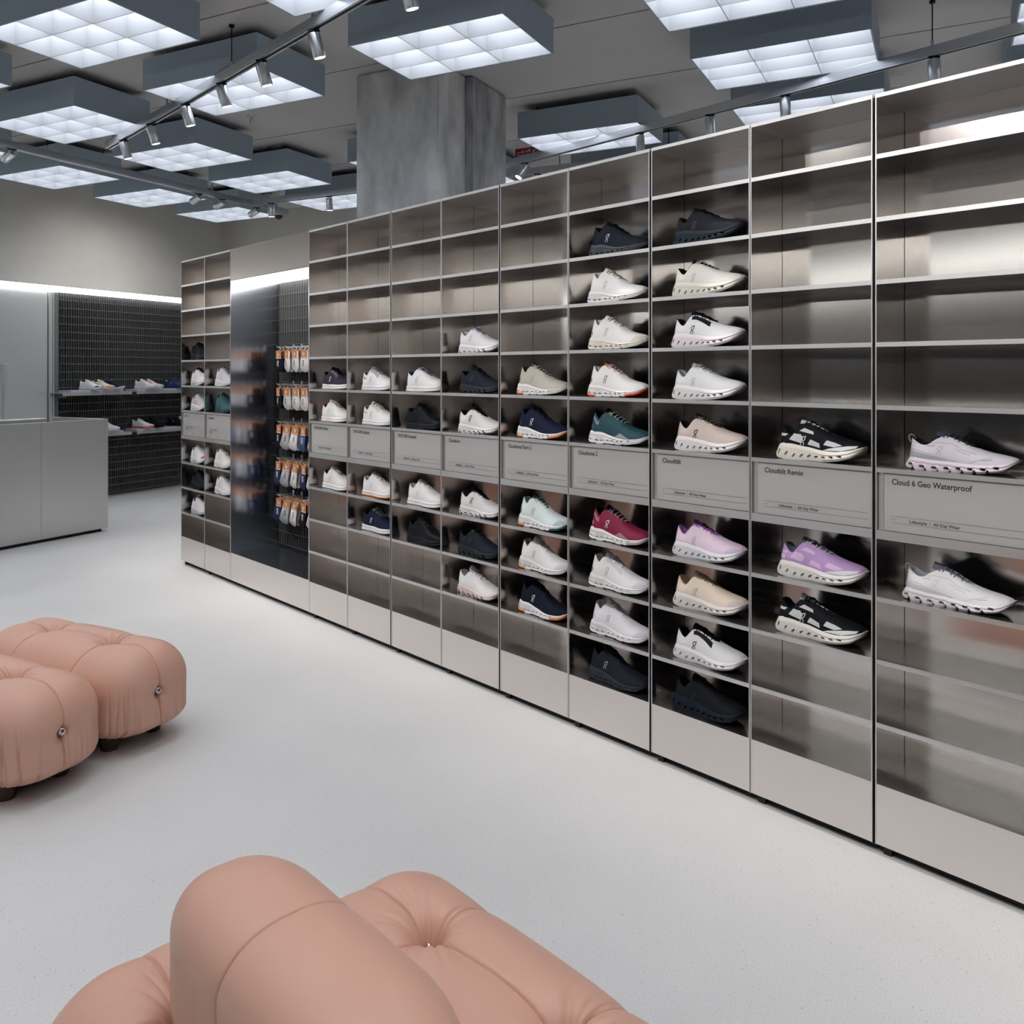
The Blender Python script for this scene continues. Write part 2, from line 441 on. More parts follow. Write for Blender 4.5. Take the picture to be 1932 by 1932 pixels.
# name signs
TITLES = ['Cloud 11', 'Cloudpulse 2', 'THE ROGER Wildcard', 'THE ROGER Clubhouse', 'THE ROGER Advantage', 'Cloudzone', 'Cloudnova Form 2',
          'Cloudnova 2', 'Cloudtilt', 'Cloudtilt Remix', 'Cloud 6 Geo Waterproof']
PERCH = {0: .0085, 1: .0085, 2: .0088, 3: .0086, 4: .0086, 10: .0102}
for i, (u0, u1, gl, gr, ph) in enumerate(BAYS):
    W = u1 - u0
    zl, zh = SH_Z[7], SH_Z[6] - TS
    x0, x1 = gl + T_SIDE + .001, W - gr - T_SIDE - .001
    t = thing('name_sign', 'grey metal name sign with black lettering, ' + ph, 'sign', case_w(u0, 0, zl), ROT_E, 'name signs of the shoe wall')
    hh = zh - zl
    part('sign_plate', MB().obox(x0 + .019, x1, .006, .012, .0005, hh - .001, .0008), SIGN, t)
    part('channel', MB().box(x0, x0 + .0165, .010, .014, .0005, hh - .001), STEEL_EDGE, t)
    part('channel_gap', MB().box(x0 + .0165, x0 + .019, .013, .015, .0005, hh - .001), BLACK, t)
    tx = .051; yf = .0055
    n = len(TITLES[i])
    wd = n * PERCH.get(i, .0094)
    part('title_lettering', text_mesh(TITLES[i], .0235, wd, .0005), INK, t, loc=(tx, yf, hh - .033))
    def rule(z, xa, xb): part('rule_line', MB().box(xa, xb, yf - .0002, yf + .0002, z - .0004, z + .0004), INK_GREY, t)
    if i >= 2:
        rule(.0465, tx, x1 - .012); rule(.0265, tx, x1 - .012)
        part('small_lettering', text_mesh('001', .006, .010), INK_GREY, t, loc=(tx, yf, .0345))
        part('small_lettering', text_mesh('Lifestyle', .0125, .050, .00025), INK, t, loc=(tx + .052, yf, .0315))
        part('small_lettering', MB().box(tx + .110, tx + .1107, yf - .0002, yf + .0002, .030, .041), INK_GREY, t)
        part('small_lettering', text_mesh('All Day Wear', .0125, .073, .00025), INK, t, loc=(tx + .120, yf, .0315))
    else:
        for z in (.075, .055, .040): rule(z, tx, x1 - .012)
        l1, l2 = (('Daily', 'Road Running'), 'Neutral') if i == 0 else (('Training', 'All Training'), 'Gym')
        part('small_lettering', text_mesh(l1[0], .012, .032, .0003), INK, t, loc=(tx + .030, yf, .0605))
        part('small_lettering', text_mesh(l1[1], .012, .075, .0003), INK, t, loc=(tx + .075, yf, .0605))
        part('small_lettering', text_mesh(l2, .012, .04, .0003), INK, t, loc=(tx + .030, yf, .0435))
        for q in range(3):
            cx = tx + .03 + q * .13
            part('dot_mark', MB().add([(cx + .005 * math.cos(a), yf, .022 + .005 * math.sin(a)) for a in np.linspace(0, 2 * math.pi, 10)[:-1]], [tuple(range(9))]), INK, t)
            part('tick_mark', MB().box(cx - .014, cx - .007, yf - .0002, yf + .0002, .0315, .033).box(cx - .018, cx - .010, yf - .0002, yf + .0002, .010, .0115), INK_GREY, t)

# ------------------------------------------------------------------ sock recess
u0, u1 = UB[2], UB[3]; W = u1 - u0; DS = .395
sk = thing('sock_recess_unit', 'wide steel recess unit with lit soffit and dark grating for socks', 'shelving', case_w(u0, 0, 0), ROT_E)
zh = 2.09
part('header_panel', MB().obox(.002, W - .002, 0, .02, zh, Z_TOP, .001), STEEL, sk)
part('side_panel', MB().box(.001, .005, 0, DS + .02, Z_BOT, Z_TOP - .001), STEEL_DK, sk)
part('side_panel', MB().box(W - .005, W - .001, 0, DS + .02, Z_BOT, Z_TOP - .001), STEEL_DK, sk)
part('soffit_light', MB().box(.005, W - .005, .02, DS, zh + .012, zh + .02), SOCKLIGHT, sk)
part('top_panel', MB().box(.005, W - .005, .02, DS + .02, Z_TOP - .012, Z_TOP - .002), STEEL, sk)
part('base_panel', MB().box(.005, W - .005, .001, .006, Z_BOT, .22), STEEL, sk)
part('recess_floor', MB().box(.005, W - .005, .006, DS, .212, .219), STEEL_DK, sk)
part('toe_kick', MB().box(.002, W - .002, .035, .05, 0, Z_BOT), BLACK, sk)
part('back_panel', MB().box(.005, W - .005, DS + .005, DS + .02, Z_BOT, Z_TOP - .012), DEEP, sk)
gb = MB(); x = .012
while x < W - .012:
    gb.box(x - .0012, x + .0012, DS - .035, DS - .004, .235, zh); x += .034
part('grating_fins', gb, GRATE, sk, kind='stuff')
gb = MB(); z = .24
while z < zh:
    gb.box(.006, W - .006, DS - .033, DS - .028, z - .001, z + .001); z += .0885
part('grating_bars', gb, GRATE_BAR, sk, kind='stuff')

# ------------------------------------------------------------------ shoes
def cat_rom(pts):
    xs = np.array([p[0] for p in pts]); ys = np.array([p[1] for p in pts])
    d = np.gradient(ys, xs)
    def f(x):
        x = np.clip(np.asarray(x, float), xs[0], xs[-1])
        i = np.clip(np.searchsorted(xs, x) - 1, 0, len(xs) - 2)
        hh = xs[i + 1] - xs[i]; t = (x - xs[i]) / hh
        return ((2 * t**3 - 3 * t**2 + 1) * ys[i] + (t**3 - 2 * t**2 + t) * hh * d[i] + (-2 * t**3 + 3 * t**2) * ys[i + 1] + (t**3 - t**2) * hh * d[i + 1])
    return f

FAM = {}
def fam(name, **k): FAM[name] = k
fam('tilt', L=.312, top=[(0, .040), (.06, .046), (.22, .051), (.38, .043), (.6, .034), (.8, .035), (.93, .044), (1, .052)],
    bot=[(0, .020), (.05, .006), (.13, 0), (.4, 0), (.62, .001), (.8, .009), (.93, .024), (1, .040)],
    rim=[(.0, .096), (.07, .099), (.11, .095), (.17, .078), (.21, .075), (.26, .090), (.31, .106), (.36, .110), (.46, .102), (.60, .086), (.75, .072), (.9, .063), (1, .054)],
    xh=.078, tong=.126, ring=[(.355, .057)], holes='tilt')
fam('nova', L=.308, top=[(0, .036), (.05, .045), (.14, .043), (.28, .043), (.42, .031), (.6, .023), (.8, .023), (.93, .029), (1, .038)],
    bot=[(0, .018), (.06, .005), (.14, 0), (.4, 0), (.62, 0), (.8, .005), (.93, .013), (1, .026)],
    rim=[(.0, .106), (.09, .109), (.14, .107), (.175, .094), (.215, .088), (.245, .098), (.30, .110), (.36, .109), (.45, .099), (.60, .077), (.75, .060), (.9, .051), (1, .040)],
    xh=.098, tong=.128, ring=[(.36, .060)], holes='nova')
fam('court', L=.308, top=[(0, .030), (.1, .029), (.5, .026), (.8, .026), (.93, .029), (1, .032)],
    bot=[(0, .006), (.05, .001), (.15, 0), (.6, 0), (.8, .002), (.93, .006), (1, .012)],
    rim=[(.0, .090), (.05, .094), (.1, .090), (.17, .077), (.22, .078), (.28, .097), (.34, .108), (.46, .099), (.60, .081), (.75, .064), (.88, .056), (1, .036)],
    xh=.055, tong=.124, ring=[(.36, .052)], holes=None)
fam('zone', L=.308, top=[(0, .034), (.06, .040), (.25, .040), (.45, .032), (.65, .027), (.85, .029), (.95, .036), (1, .042)],
    bot=[(0, .016), (.05, .004), (.12, 0), (.6, 0), (.8, .004), (.93, .013), (1, .028)],
    rim=[(.0, .092), (.05, .097), (.1, .093), (.17, .079), (.22, .078), (.29, .095), (.35, .106), (.46, .097), (.60, .078), (.75, .061), (.9, .051), (1, .042)],
    xh=.055, tong=.128, ring=[(.355, .062)], holes='zone')
fam('geo', L=.312, top=[(0, .030), (.06, .034), (.3, .031), (.6, .026), (.8, .028), (.93, .036), (1, .046)],
    bot=[(0, .012), (.05, .004), (.12, 0), (.6, 0), (.8, .006), (.93, .019), (1, .038)],
    rim=[(.0, .090), (.05, .094), (.1, .086), (.17, .074), (.22, .074), (.30, .091), (.37, .101), (.46, .095), (.58, .078), (.72, .063), (.88, .054), (1, .046)],
    xh=.062, tong=.119, ring=[(.34, .057)], holes='geo')

def plan(x, L):
    w = cat_rom([(0, .035), (.2, .036), (.42, .035), (.68, .049), (.85, .046), (1, .038)])(x / L)
    th = np.clip(x / (L * .13), 0, 1); tt = np.clip((L - x) / (L * .15), 0, 1)
    return w * np.sqrt(np.maximum(0, 1 - (1 - th)**2)) * np.sqrt(np.maximum(0, 1 - (1 - tt)**2))**.9

def stations(n):
    t = np.linspace(0, 1, n); return .5 * (t + .5 * (1 - np.cos(math.pi * t)))

def boolean_cut(me, cut):
    a = bpy.data.objects.new('tmp_a', me); b = bpy.data.objects.new('tmp_b', cut)
    COL.objects.link(a); COL.objects.link(b)
    md = a.modifiers.new('b', 'BOOLEAN'); md.object = b; md.operation = 'DIFFERENCE'; md.solver = 'EXACT'
    dg = bpy.context.evaluated_depsgraph_get()
    out = bpy.data.meshes.new_from_object(a.evaluated_get(dg), depsgraph=dg)
    bpy.data.objects.remove(a); bpy.data.objects.remove(b)
    return out

def ellipse(cx, cz, rx, rz, ang, n=12, sq=1.0):
    ca, sa = math.cos(ang), math.sin(ang); out = []
    for k in range(n):
        a = 2 * math.pi * k / n
        x = math.copysign(abs(math.cos(a))**sq, math.cos(a)) * rx; z = math.copysign(abs(math.sin(a))**sq, math.sin(a)) * rz
        out.append((cx + x * ca - z * sa, cz + x * sa + z * ca))
    return out

def loft_sole(F, f_lo, f_hi, x_lo=0.0, x_hi=1.0, grow=1.0, scallop=None, n=52):
    """solid between two heights f_lo(x) and f_hi(x)"""
    L = F['L']; mb = MB()
    xs = L * (x_lo + (x_hi - x_lo) * stations(n))
    xs = np.clip(xs, L * .004, L * .996)
    rings = []
    for x in xs:
        w = float(plan(x, L)) * grow; zl = float(f_lo(x / L)); zt = max(float(f_hi(x / L)), zl + .002)
        if scallop: zl += scallop(x / L)
        prof_ = [(1.0, .97), (.80, 1.05), (.66, 1.06), (.56, 1.0), (.25, 1.05), (0, .95)]
        t_ = x / L; sh = lambda z: .55 * (z - float(f_lo(0))) * max(0, 1 - t_ / .22)**2 - .35 * max(0, float(f_hi(1)) - z) * max(0, (t_ - .86) / .14)**2
        rg_ = [(x + sh(zl + (zt - zl) * q_), -w * ww, zl + (zt - zl) * q_) for q_, ww in prof_]
        rings.append(rg_ + [(p_[0], -p_[1], p_[2]) for p_ in rg_[::-1]])
    k = 12; vs = [p for r in rings for p in r]; fs = []
    for i in range(len(rings) - 1):
        for j in range(k): fs.append((i * k + j, i * k + (j + 1) % k, (i + 1) * k + (j + 1) % k, (i + 1) * k + j))
    fs.append(tuple(range(k))[::-1]); fs.append(tuple((len(rings) - 1) * k + j for j in range(k)))
    mb.add(vs, fs); return mb

def build_family(name):
    F = FAM[name]; L = F['L']
    ftop, fbot, frim = cat_rom(F['top']), cat_rom(F['bot']), cat_rom(F['rim'])
    out = {}
    # ---- sole
    sc = None
    if name == 'zone':
        sc = lambda t: .0075 * max(0, math.cos(t * 2 * math.pi * 8.0))**3 * (1 if .04 < t < .82 else 0)
    if name == 'geo':
        sc = lambda t: .0085 * max(0, math.cos(t * 2 * math.pi * 9.0 + .5))**6 * (1 if .05 < t < .86 else 0)
    if name == 'nova':
        sc = lambda t: .004 * max(0, math.cos(t * 2 * math.pi * 6.0))**8 * (1 if .1 < t < .8 else 0)
        mid = lambda t: fbot(t) + .007
        sole = loft_sole(F, lambda t: fbot(t) + .0065, ftop, grow=1.0)
        os_ = loft_sole(F, fbot, lambda t: fbot(t) + .0075, grow=1.01, scallop=sc, n=90)
        # split the outsole: coloured heel and toe pads against the middle
        def seg(a, b): return loft_sole(F, fbot, lambda t: fbot(t) + .0078, a, b, 1.012, scallop=sc, n=40)
        out['outsole'] = seg(0, .2).mesh('outsole', 40)
        out['outsole_toe'] = seg(.74, 1).mesh('outsole', 40)
        out['outsole_mid'] = seg(.205, .735).mesh('outsole', 40)
    else:
        sole = loft_sole(F, fbot, ftop, scallop=sc, n=120 if sc else 56)
    if name == 'court': out['outsole_slab'] = loft_sole(F, fbot, lambda t: fbot(t) + .0085, grow=1.014).mesh('outsole', 40)
    me = sole.mesh('sole')
    cut = MB(); hol = F['holes']
    if hol == 'tilt':
        for k in range(9):
            t = .075 + .088 * k; zc = float(fbot(t)) + .016 + (.004 if k < 2 else 0) - .0004 * k
            ang = math.radians([70, 55, 45, 38, 28, 12, -8, -14, -10][k])
            cut.prism(ellipse(t * L, zc, .0080, .0036, ang, 10, .75), -.08, .08)
    elif hol == 'nova':
        for k in range(8):
            t = .09 + .092 * k + (.012 if k % 2 else 0); zc = float(fbot(t)) + .0135
            cut.prism(ellipse(t * L, zc, .0072 - .0003 * k, .0022, -.1 + .02 * k, 10, .6), -.08, .08)
    elif hol == 'geo':
        for k in range(8):
            t = .075 + .111 * k - .002 * k; zc = float(fbot(t)) + .0125
            cut.prism(ellipse(t * L, zc, .0078, .0046, -.15, 10, .6), -.08, .08)
    elif hol == 'zone':
        for k in range(6):
            t = .095 + .125 * k; zc = float(fbot(t)) + .011
            cut.prism(ellipse(t * L, zc, .0085, .0030, .25, 10, .8), -.08, .08)
    if cut.v: me = boolean_cut(me, cut.mesh('cut'))
    me.polygons.foreach_set('use_smooth', [True] * len(me.polygons)); me.set_sharp_from_angle(angle=math.radians(38))
    out['sole'] = me
    # ---- upper
    NS, NV = 56, 16
    s_ = stations(NS)
    xh = F['xh']
    fopen = lambda t: np.interp(t, [xh, xh + .006, xh + .02, xh + .05, .20, .28, .36, .60, .645], [0, .011, .018, .023, .026, .025, .019, .010, 0])
    verts = []; faces = []
    rimpts = []
    for side in (-1, 1):
        base = len(verts)
        for s in s_:
            tb = .042 + .945 * s; xb = L * tb; wb = float(plan(L * (.008 + .984 * s), L)) * .965; zb = float(ftop(tb)) - .006
            tr = xh + (.972 - xh) * s; xr = L * tr; wt = float(fopen(tr)); zr = float(frim(tr))
            if s > .985: zr = zb + .004
            kk = float(np.clip((.66 - tr) / .28, 0, 1)); kk = kk * kk * (3 - 2 * kk)
            for j in range(NV + 1):
                v = j / NV; th = v * math.pi / 2
                y1 = wt + (wb - wt) * math.cos(th)**.85; z1 = zb + (zr - zb) * math.sin(th)**.85; 
                bul = 1 + .10 * math.sin(math.pi * v) 
                y2 = (wb + (wt - wb) * v**1.9) * bul; z2 = zb + (zr - zb) * v
                y = y1 * (1 - kk) + y2 * kk; z = z1 * (1 - kk) + z2 * kk
                if wb < wt: y = min(y, wb * (1 - v) + wt * v)
                x = xb + (xr - xb) * (v**.8)
                verts.append((x, side * y, z))
            rimpts.append((side, tr, xr, side * wt, zr))
        for i in range(NS - 1):
            for j in range(NV):
                a = base + i * (NV + 1) + j
                faces.append((a, a + 1, a + NV + 2, a + NV + 1))
    mb = MB().add(verts, faces)
    me = mb.mesh('upper', fix=False)
    bm = bmesh.new(); bm.from_mesh(me); bmesh.ops.remove_doubles(bm, verts=bm.verts, dist=2e-4)
    bmesh.ops.recalc_face_normals(bm, faces=bm.faces)
    # make sure the outside faces out
    if sum((f.normal.y * f.calc_center_median().y) for f in bm.faces) < 0: bmesh.ops.reverse_faces(bm, faces=bm.faces)
    bvh = BVHTree.FromBMesh(bm)
    bm.to_mesh(me); bm.free()
    me.polygons.foreach_set('use_smooth', [True] * len(me.polygons))
    out['upper'] = me
    # ---- lining: padded collar roll and insole
    lp = [p for p in rimpts if p[1] <= .655]
    left = [p for p in lp if p[0] < 0]; right = [p for p in lp if p[0] > 0][::-1]
    loop = left[::-1] + right[::-1][1:] if False else left[::-1] + [p for p in lp if p[0] > 0][1:]
    ring0 = []; 
    cxm = .25 * L
    rings = []
    for (dz, ins) in ((-.001, -.0012), (.0022, .0005), (.0022, .0035), (-.001, .0055), (-.014, .0045), (-.040, .003)):
        rg = []
        for (sd, tr, x, y, z) in loop:
            ox = np.clip((cxm - x) / (.2 * L), -1, 1) * ins if tr < .2 else 0
            yy = y - math.copysign(min(abs(y), ins), y) if abs(y) > 1e-6 else 0
            zz = max(z + dz, .048) if dz < -.01 else z + dz
            rg.append((x + ox, yy, zz))
        rings.append(rg)
    n = len(loop); vs = [p for r in rings for p in r]; fs = []
    for i in range(len(rings) - 1):
        for j in range(n - 1): fs.append((i * n + j, i * n + j + 1, (i + 1) * n + j + 1, (i + 1) * n + j))
    # insole between the two sides of the last ring
    q = (len(rings) - 1) * n
    for j in range(n // 2): fs.append((q + j, q + j + 1, q + n - 2 - j, q + n - 1 - j)) if (q + j + 1) < (q + n - 2 - j) else None
    out['lining'] = MB().add(vs, fs).mesh('lining', 60, fix=False)
    # ---- tongue
    vs = []; fs = []; NT, NW_ = 16, 8
    tz = F['tong']
    for lay in (0, 1):
        for i in range(NT + 1):
            q = i / NT; t = .315 + (.645 - .315) * q
            if q < .35:
                k = q / .35; zc = tz + (float(frim(.43)) + .005 - tz) * (k ** 1.15); t = .30 + (.43 - .30) * k
            else: zc = float(frim(t)) + .005 * (1 - (q - .35) / .65)
            w = (.021 - .011 * q) * (1 if i > 0 else .8)
            for j in range(NW_ + 1):
                y = (j / NW_ * 2 - 1)
                zz = zc - .012 * y * y * (1 - .5 * q) - lay * .0045
                vs.append((t * L + lay * -.001, y * w, zz))
    m_ = (NT + 1) * (NW_ + 1)
    for lay in (0, 1):
        for i in range(NT):
            for j in range(NW_):
                a = lay * m_ + i * (NW_ + 1) + j; fs.append((a, a + 1, a + NW_ + 2, a + NW_ + 1))
    for j in range(NW_): fs.append((j, j + 1, m_ + j + 1, m_ + j))
    for i in range(NT):
        for e_ in (0, NW_):
            a = i * (NW_ + 1) + e_; fs.append((a, a + NW_ + 1, m_ + a + NW_ + 1, m_ + a))
    out['tongue'] = MB().add(vs, fs).mesh('tongue', 50)
    # ---- laces
    lb = MB()
    for k in range(6):
        t = .36 + .048 * k; zc = float(frim(t)) + .0065 - (.001 * k) ; w = float(fopen(t)) + .006
        sk_ = .016 * (1 if k % 2 else -1)
        pts = []
        for j in range(9):
            y = (j / 8 * 2 - 1)
            pts.append(((t + sk_ * y * .6) * L, y * w, zc + .0015 - .0105 * y * y * (1 - .08 * k)))
        lb.tube(pts, .0018, 5)
    tk = .37; z0 = float(frim(tk)) + .008
    for sy in (-1, 1):
        lb.tube([(tk * L + .008 * math.sin(a) * 2, sy * (.002 + .015 * (1 - math.cos(a)) / 2), z0 - .001 - .006 * (1 - math.cos(a)) / 2) for a in np.linspace(0, math.pi * 1.6, 9)], .0015, 5)
    out['laces'] = lb.mesh('laces', True)
    # ---- overlays drawn in side view and laid on the surface
    def cast(x, z):
        h = bvh.ray_cast(Vector((x, -.3, z)), Vector((0, 1, 0)))
        return h[0], h[1]
    def overlay(polys, off=.0007, grid=.005):
        mbb = MB()
        for poly in polys:
            pts = []
            m = len(poly)
            for i in range(m):
                a = Vector(poly[i]); b = Vector(poly[(i + 1) % m]); nn = max(1, int((b - a).length / .004))
                pts += [a.lerp(b, k / nn) for k in range(nn)]
            ne = len(pts); edg = [(i, (i + 1) % ne) for i in range(ne)]
            xs = [p.x for p in pts]; zs = [p.y for p in pts]
            inner = []
            gx = min(xs) + grid / 2
            while gx < max(xs):
                gz = min(zs) + grid / 2
                while gz < max(zs):
                    inner.append(Vector((gx, gz))); gz += grid
                gx += grid
            r = geometry.delaunay_2d_cdt(pts + inner, edg, [], 1, 1e-6)
            vv, ff = r[0], r[2]
            vs, ok = [], []
            for p in vv:
                hp, nn_ = cast(p.x, p.y)
                if hp is None: vs.append((p.x, 0, p.y)); ok.append(False)
                else:
                    nn_ = nn_ if nn_.y < 0 else -nn_
                    q_ = hp + nn_ * off; vs.append(q_[:]); ok.append(True)
            mbb.add(vs, [f for f in ff if all(ok[i] for i in f)])
        me_ = mbb.mesh('overlay', True, fix=False)
        return me_
    def ribbon(path, w):
        p = [Vector(a) for a in path]; l_, r_ = [], []
        for i in range(len(p)):
            d = (p[min(i + 1, len(p) - 1)] - p[max(i - 1, 0)]).normalized(); nn = Vector((-d.y, d.x)) * w / 2
            l_.append(p[i] + nn); r_.append(p[i] - nn)
        return [tuple(v) for v in l_] + [tuple(v) for v in r_[::-1]]
    def ribs(path, w):
        """ribbon cut in short quads so that loops never overlap"""
        p = [Vector(a) for a in path]; out_ = []
        l_, r_ = [], []
        for i in range(len(p)):
            d = (p[min(i + 1, len(p) - 1)] - p[max(i - 1, 0)]).normalized(); nn = Vector((-d.y, d.x)) * w / 2
            l_.append(p[i] + nn); r_.append(p[i] - nn)
        for i in range(len(p) - 1): out_.append([tuple(l_[i]), tuple(l_[i + 1]), tuple(r_[i + 1]), tuple(r_[i])])
        return out_
    cx, cz = F['ring'][0]; cx *= L
    shear = lambda x, z: (cx + x + .28 * z, cz + z * 1.12)
    R = .0058
    ring = [shear(R * math.cos(a), .0075 + R * math.sin(a)) for a in np.linspace(math.radians(70), math.radians(70 - 360), 17)]
    tick = [shear(R * .95, .0075 + R * .2), shear(R * .9, .0075 + R * 1.35)]
    arch = [shear(-.0052, -.0105), shear(-.0050, -.0055)] + [shear(.0051 * math.cos(a), -.0055 + .0044 * math.sin(a)) for a in np.linspace(math.pi, 0, 8)][1:] + [shear(.0051, -.0105)]
    lw = .0024
    out['logo'] = overlay(ribs(ring, lw) + ribs(tick, lw) + ribs(arch, lw), .0013, .02)
    # eyestay strip below the rim
    ts = np.linspace(.33, .60, 10)
    up_ = [(t * L, float(frim(t)) - .004 - .006 * max(0, (t - .45))) for t in ts]
    lo_ = [(t * L + .002, float(frim(t)) - .016 - .004 * (t - .33) / .27) for t in ts]
    out['eyestay'] = overlay([up_ + lo_[::-1]])
    # heel patch
    zt0 = float(ftop(.05))
    out['heel_patch'] = overlay([[(.042 * L, zt0 + .012), (.135 * L, zt0 + .008), (.140 * L, zt0 + .021), (.048 * L, zt0 + .026)]])
    # toe cap
    tt = [(.80 * L, float(ftop(.80)) + .001), (.9 * L, float(ftop(.9)) + .001), (.955 * L, float(ftop(.955)) + .0015), (.955 * L, float(frim(.955)) - .004),
          (.90 * L, float(frim(.9)) - .006), (.86 * L, float(frim(.86)) - .009), (.82 * L, float(ftop(.82)) + .012)]
    out['toe_cap'] = overlay([tt])
    # side wedge panel above the forefoot
    out['side_wedge'] = overlay([[(.50 * L, float(ftop(.5)) + .001), (.60 * L, float(ftop(.6)) + .019), (.76 * L, float(ftop(.76)) + .001), (.63 * L, float(ftop(.63)) + .001)]])
    # collar band
    tc = np.linspace(.10, .23, 7)
    out['collar_band'] = overlay([[(t * L, float(frim(t)) - .010) for t in tc] + [(t * L, float(frim(t)) - .022) for t in tc[::-1]]])
    # mesh windows of the remix model
    if name == 'tilt':
        def zz(t, k): return (t * L, float(ftop(t)) + k)
        win = [[zz(.20, .010), zz(.33, .006), zz(.36, .022), zz(.33, .032), zz(.25, .029)],
               [zz(.41, .007), zz(.56, .006), zz(.55, .019), zz(.44, .024)],
               [zz(.60, .017), zz(.72, .013), zz(.80, .017), zz(.72, .026), zz(.63, .031)],
               [zz(.31, .041), zz(.47, .040), zz(.46, .048), zz(.36, .053)],
               [zz(.06, .024), zz(.15, .020), zz(.17, .026), zz(.07, .033)]]
        out['mesh_window'] = overlay(win, .0009)
        out['toe_guard'] = overlay([[zz(.60, .001), zz(.80, .001), zz(.93, .002), zz(.945, .007), zz(.86, .013), zz(.76, .013), zz(.66, .008)]], .0011)
    if name == 'geo':
        zz = lambda t, k: (t * L, float(ftop(t)) + k)
        P = []
        P += ribs([zz(.06, .027), zz(.18, .020), zz(.30, .012), zz(.44, .006), zz(.50, .003)], .0016)
        P += ribs([zz(.08, .046), zz(.20, .040), zz(.33, .052), zz(.45, .052), zz(.54, .038), zz(.66, .030)], .0014)
        P += ribs([zz(.22, .037), zz(.30, .041)], .0022) + ribs([zz(.47, .040), zz(.55, .030), zz(.62, .026)], .0014)
        P += ribs([zz(.72, .013), zz(.80, .014)], .0022) + ribs([zz(.62, .004), zz(.70, .014), zz(.80, .021)], .0012)
        out['overlay_lines'] = overlay(P, .001, .02)
        out['heel_clip'] = overlay([[zz(.045, .004), zz(.42, .003), zz(.30, .010), zz(.15, .017), zz(.05, .021)]], .0009)
    # heel pull loop
    if name in ('geo', 'court'):
        x0 = xh * L; z0 = float(frim(xh)) 
        lb = MB(); pts = [(x0 + .006, 0, z0 - .004), (x0 + .001, 0, z0 + .006), (x0 - .006, 0, z0 + .009), (x0 - .012, 0, z0 + .005), (x0 - .012, 0, z0 - .004), (x0 - .007, 0, z0 - .014)]
        vs = []; fs = []
        for (x, _, z) in pts:
            for dy in (-.005, .005):
                vs += [(x, dy, z), (x + .0015, dy, z - .0012)]
        for i in range(len(pts) - 1):
            a = i * 4; b = a + 4
            fs += [(a, a + 2, b + 2, b), (a + 1, b + 1, b + 3, a + 3), (a, b, b + 1, a + 1), (a + 2, a + 3, b + 3, b + 2)]
        lb.add(vs, fs); out['pull_loop'] = lb.mesh('pull_loop', 50)
    zs_ = {'tilt': 1.08, 'nova': 1.12, 'court': 1.06, 'zone': 1.06, 'geo': 1.0}[name]
    for m_e in out.values():
        for v_ in m_e.vertices: v_.co.z *= zs_
        m_e.materials.clear(); m_e.materials.append(BLACK)
    return out

SHOE = {k: build_family(k) for k in FAM}

# colours
WH = (.74, .73, .74); OFF = (.70, .67, .61); BK = (.008, .009, .012); GR = (.42, .42, .45); LG = (.58, .58, .62); BE = (.50, .44, .36)
NVY = (.010, .014, .035); DK = (.016, .019, .028); LIL = (.60, .57, .66); TEAL = (.012, .060, .075); BUR = (.20, .008, .045); ORG = (.75, .16, .03)
def shoe(label, family, loc, rotz, up=WH, so=WH, li=None, to=None, la=None, lo=GR, group='shoes on the shoe wall', name='running_shoe', **ex):
    t = thing(name, label, 'shoe', loc, rotz, group)
    Mh = SHOE[family]
    li = li or up; to = to or up; la = la or up
    part('sole', Mh['sole'], cmat(so, .5), t)
    if 'outsole' in Mh:
        ou = ex.get('ou', so)
        part('outsole', Mh['outsole'], cmat(ou, .45), t)
        part('outsole', Mh['outsole_toe'], cmat(ex.get('ot', ou), .45), t)
        part('outsole', Mh['outsole_mid'], cmat(so, .45), t)
    if 'outsole_slab' in Mh: part('outsole', Mh['outsole_slab'], cmat(ex.get('ou', so), .45), t)
    part('upper', Mh['upper'], cmat(up, ex.get('ur', .65)), t)
    part('lining', Mh['lining'], cmat(li, .8), t)
    part('tongue', Mh['tongue'], cmat(to, .7), t)
    part('laces', Mh['laces'], cmat(la, .7), t)
    if lo: part('logo', Mh['logo'], cmat(lo, .45), t)
    for key, nm in (('ey', 'eyestay'), ('hp', 'heel_patch'), ('tc', 'toe_cap'), ('sw', 'side_wedge'), ('cb', 'collar_band'), ('mw', 'mesh_window'), ('tg', 'toe_guard'), ('ol', 'overlay_lines'), ('hc', 'heel_clip'), ('pl', 'pull_loop')):
        if key in ex and nm in Mh: part(nm, Mh[nm], cmat(ex[key], .55), t)
    return t

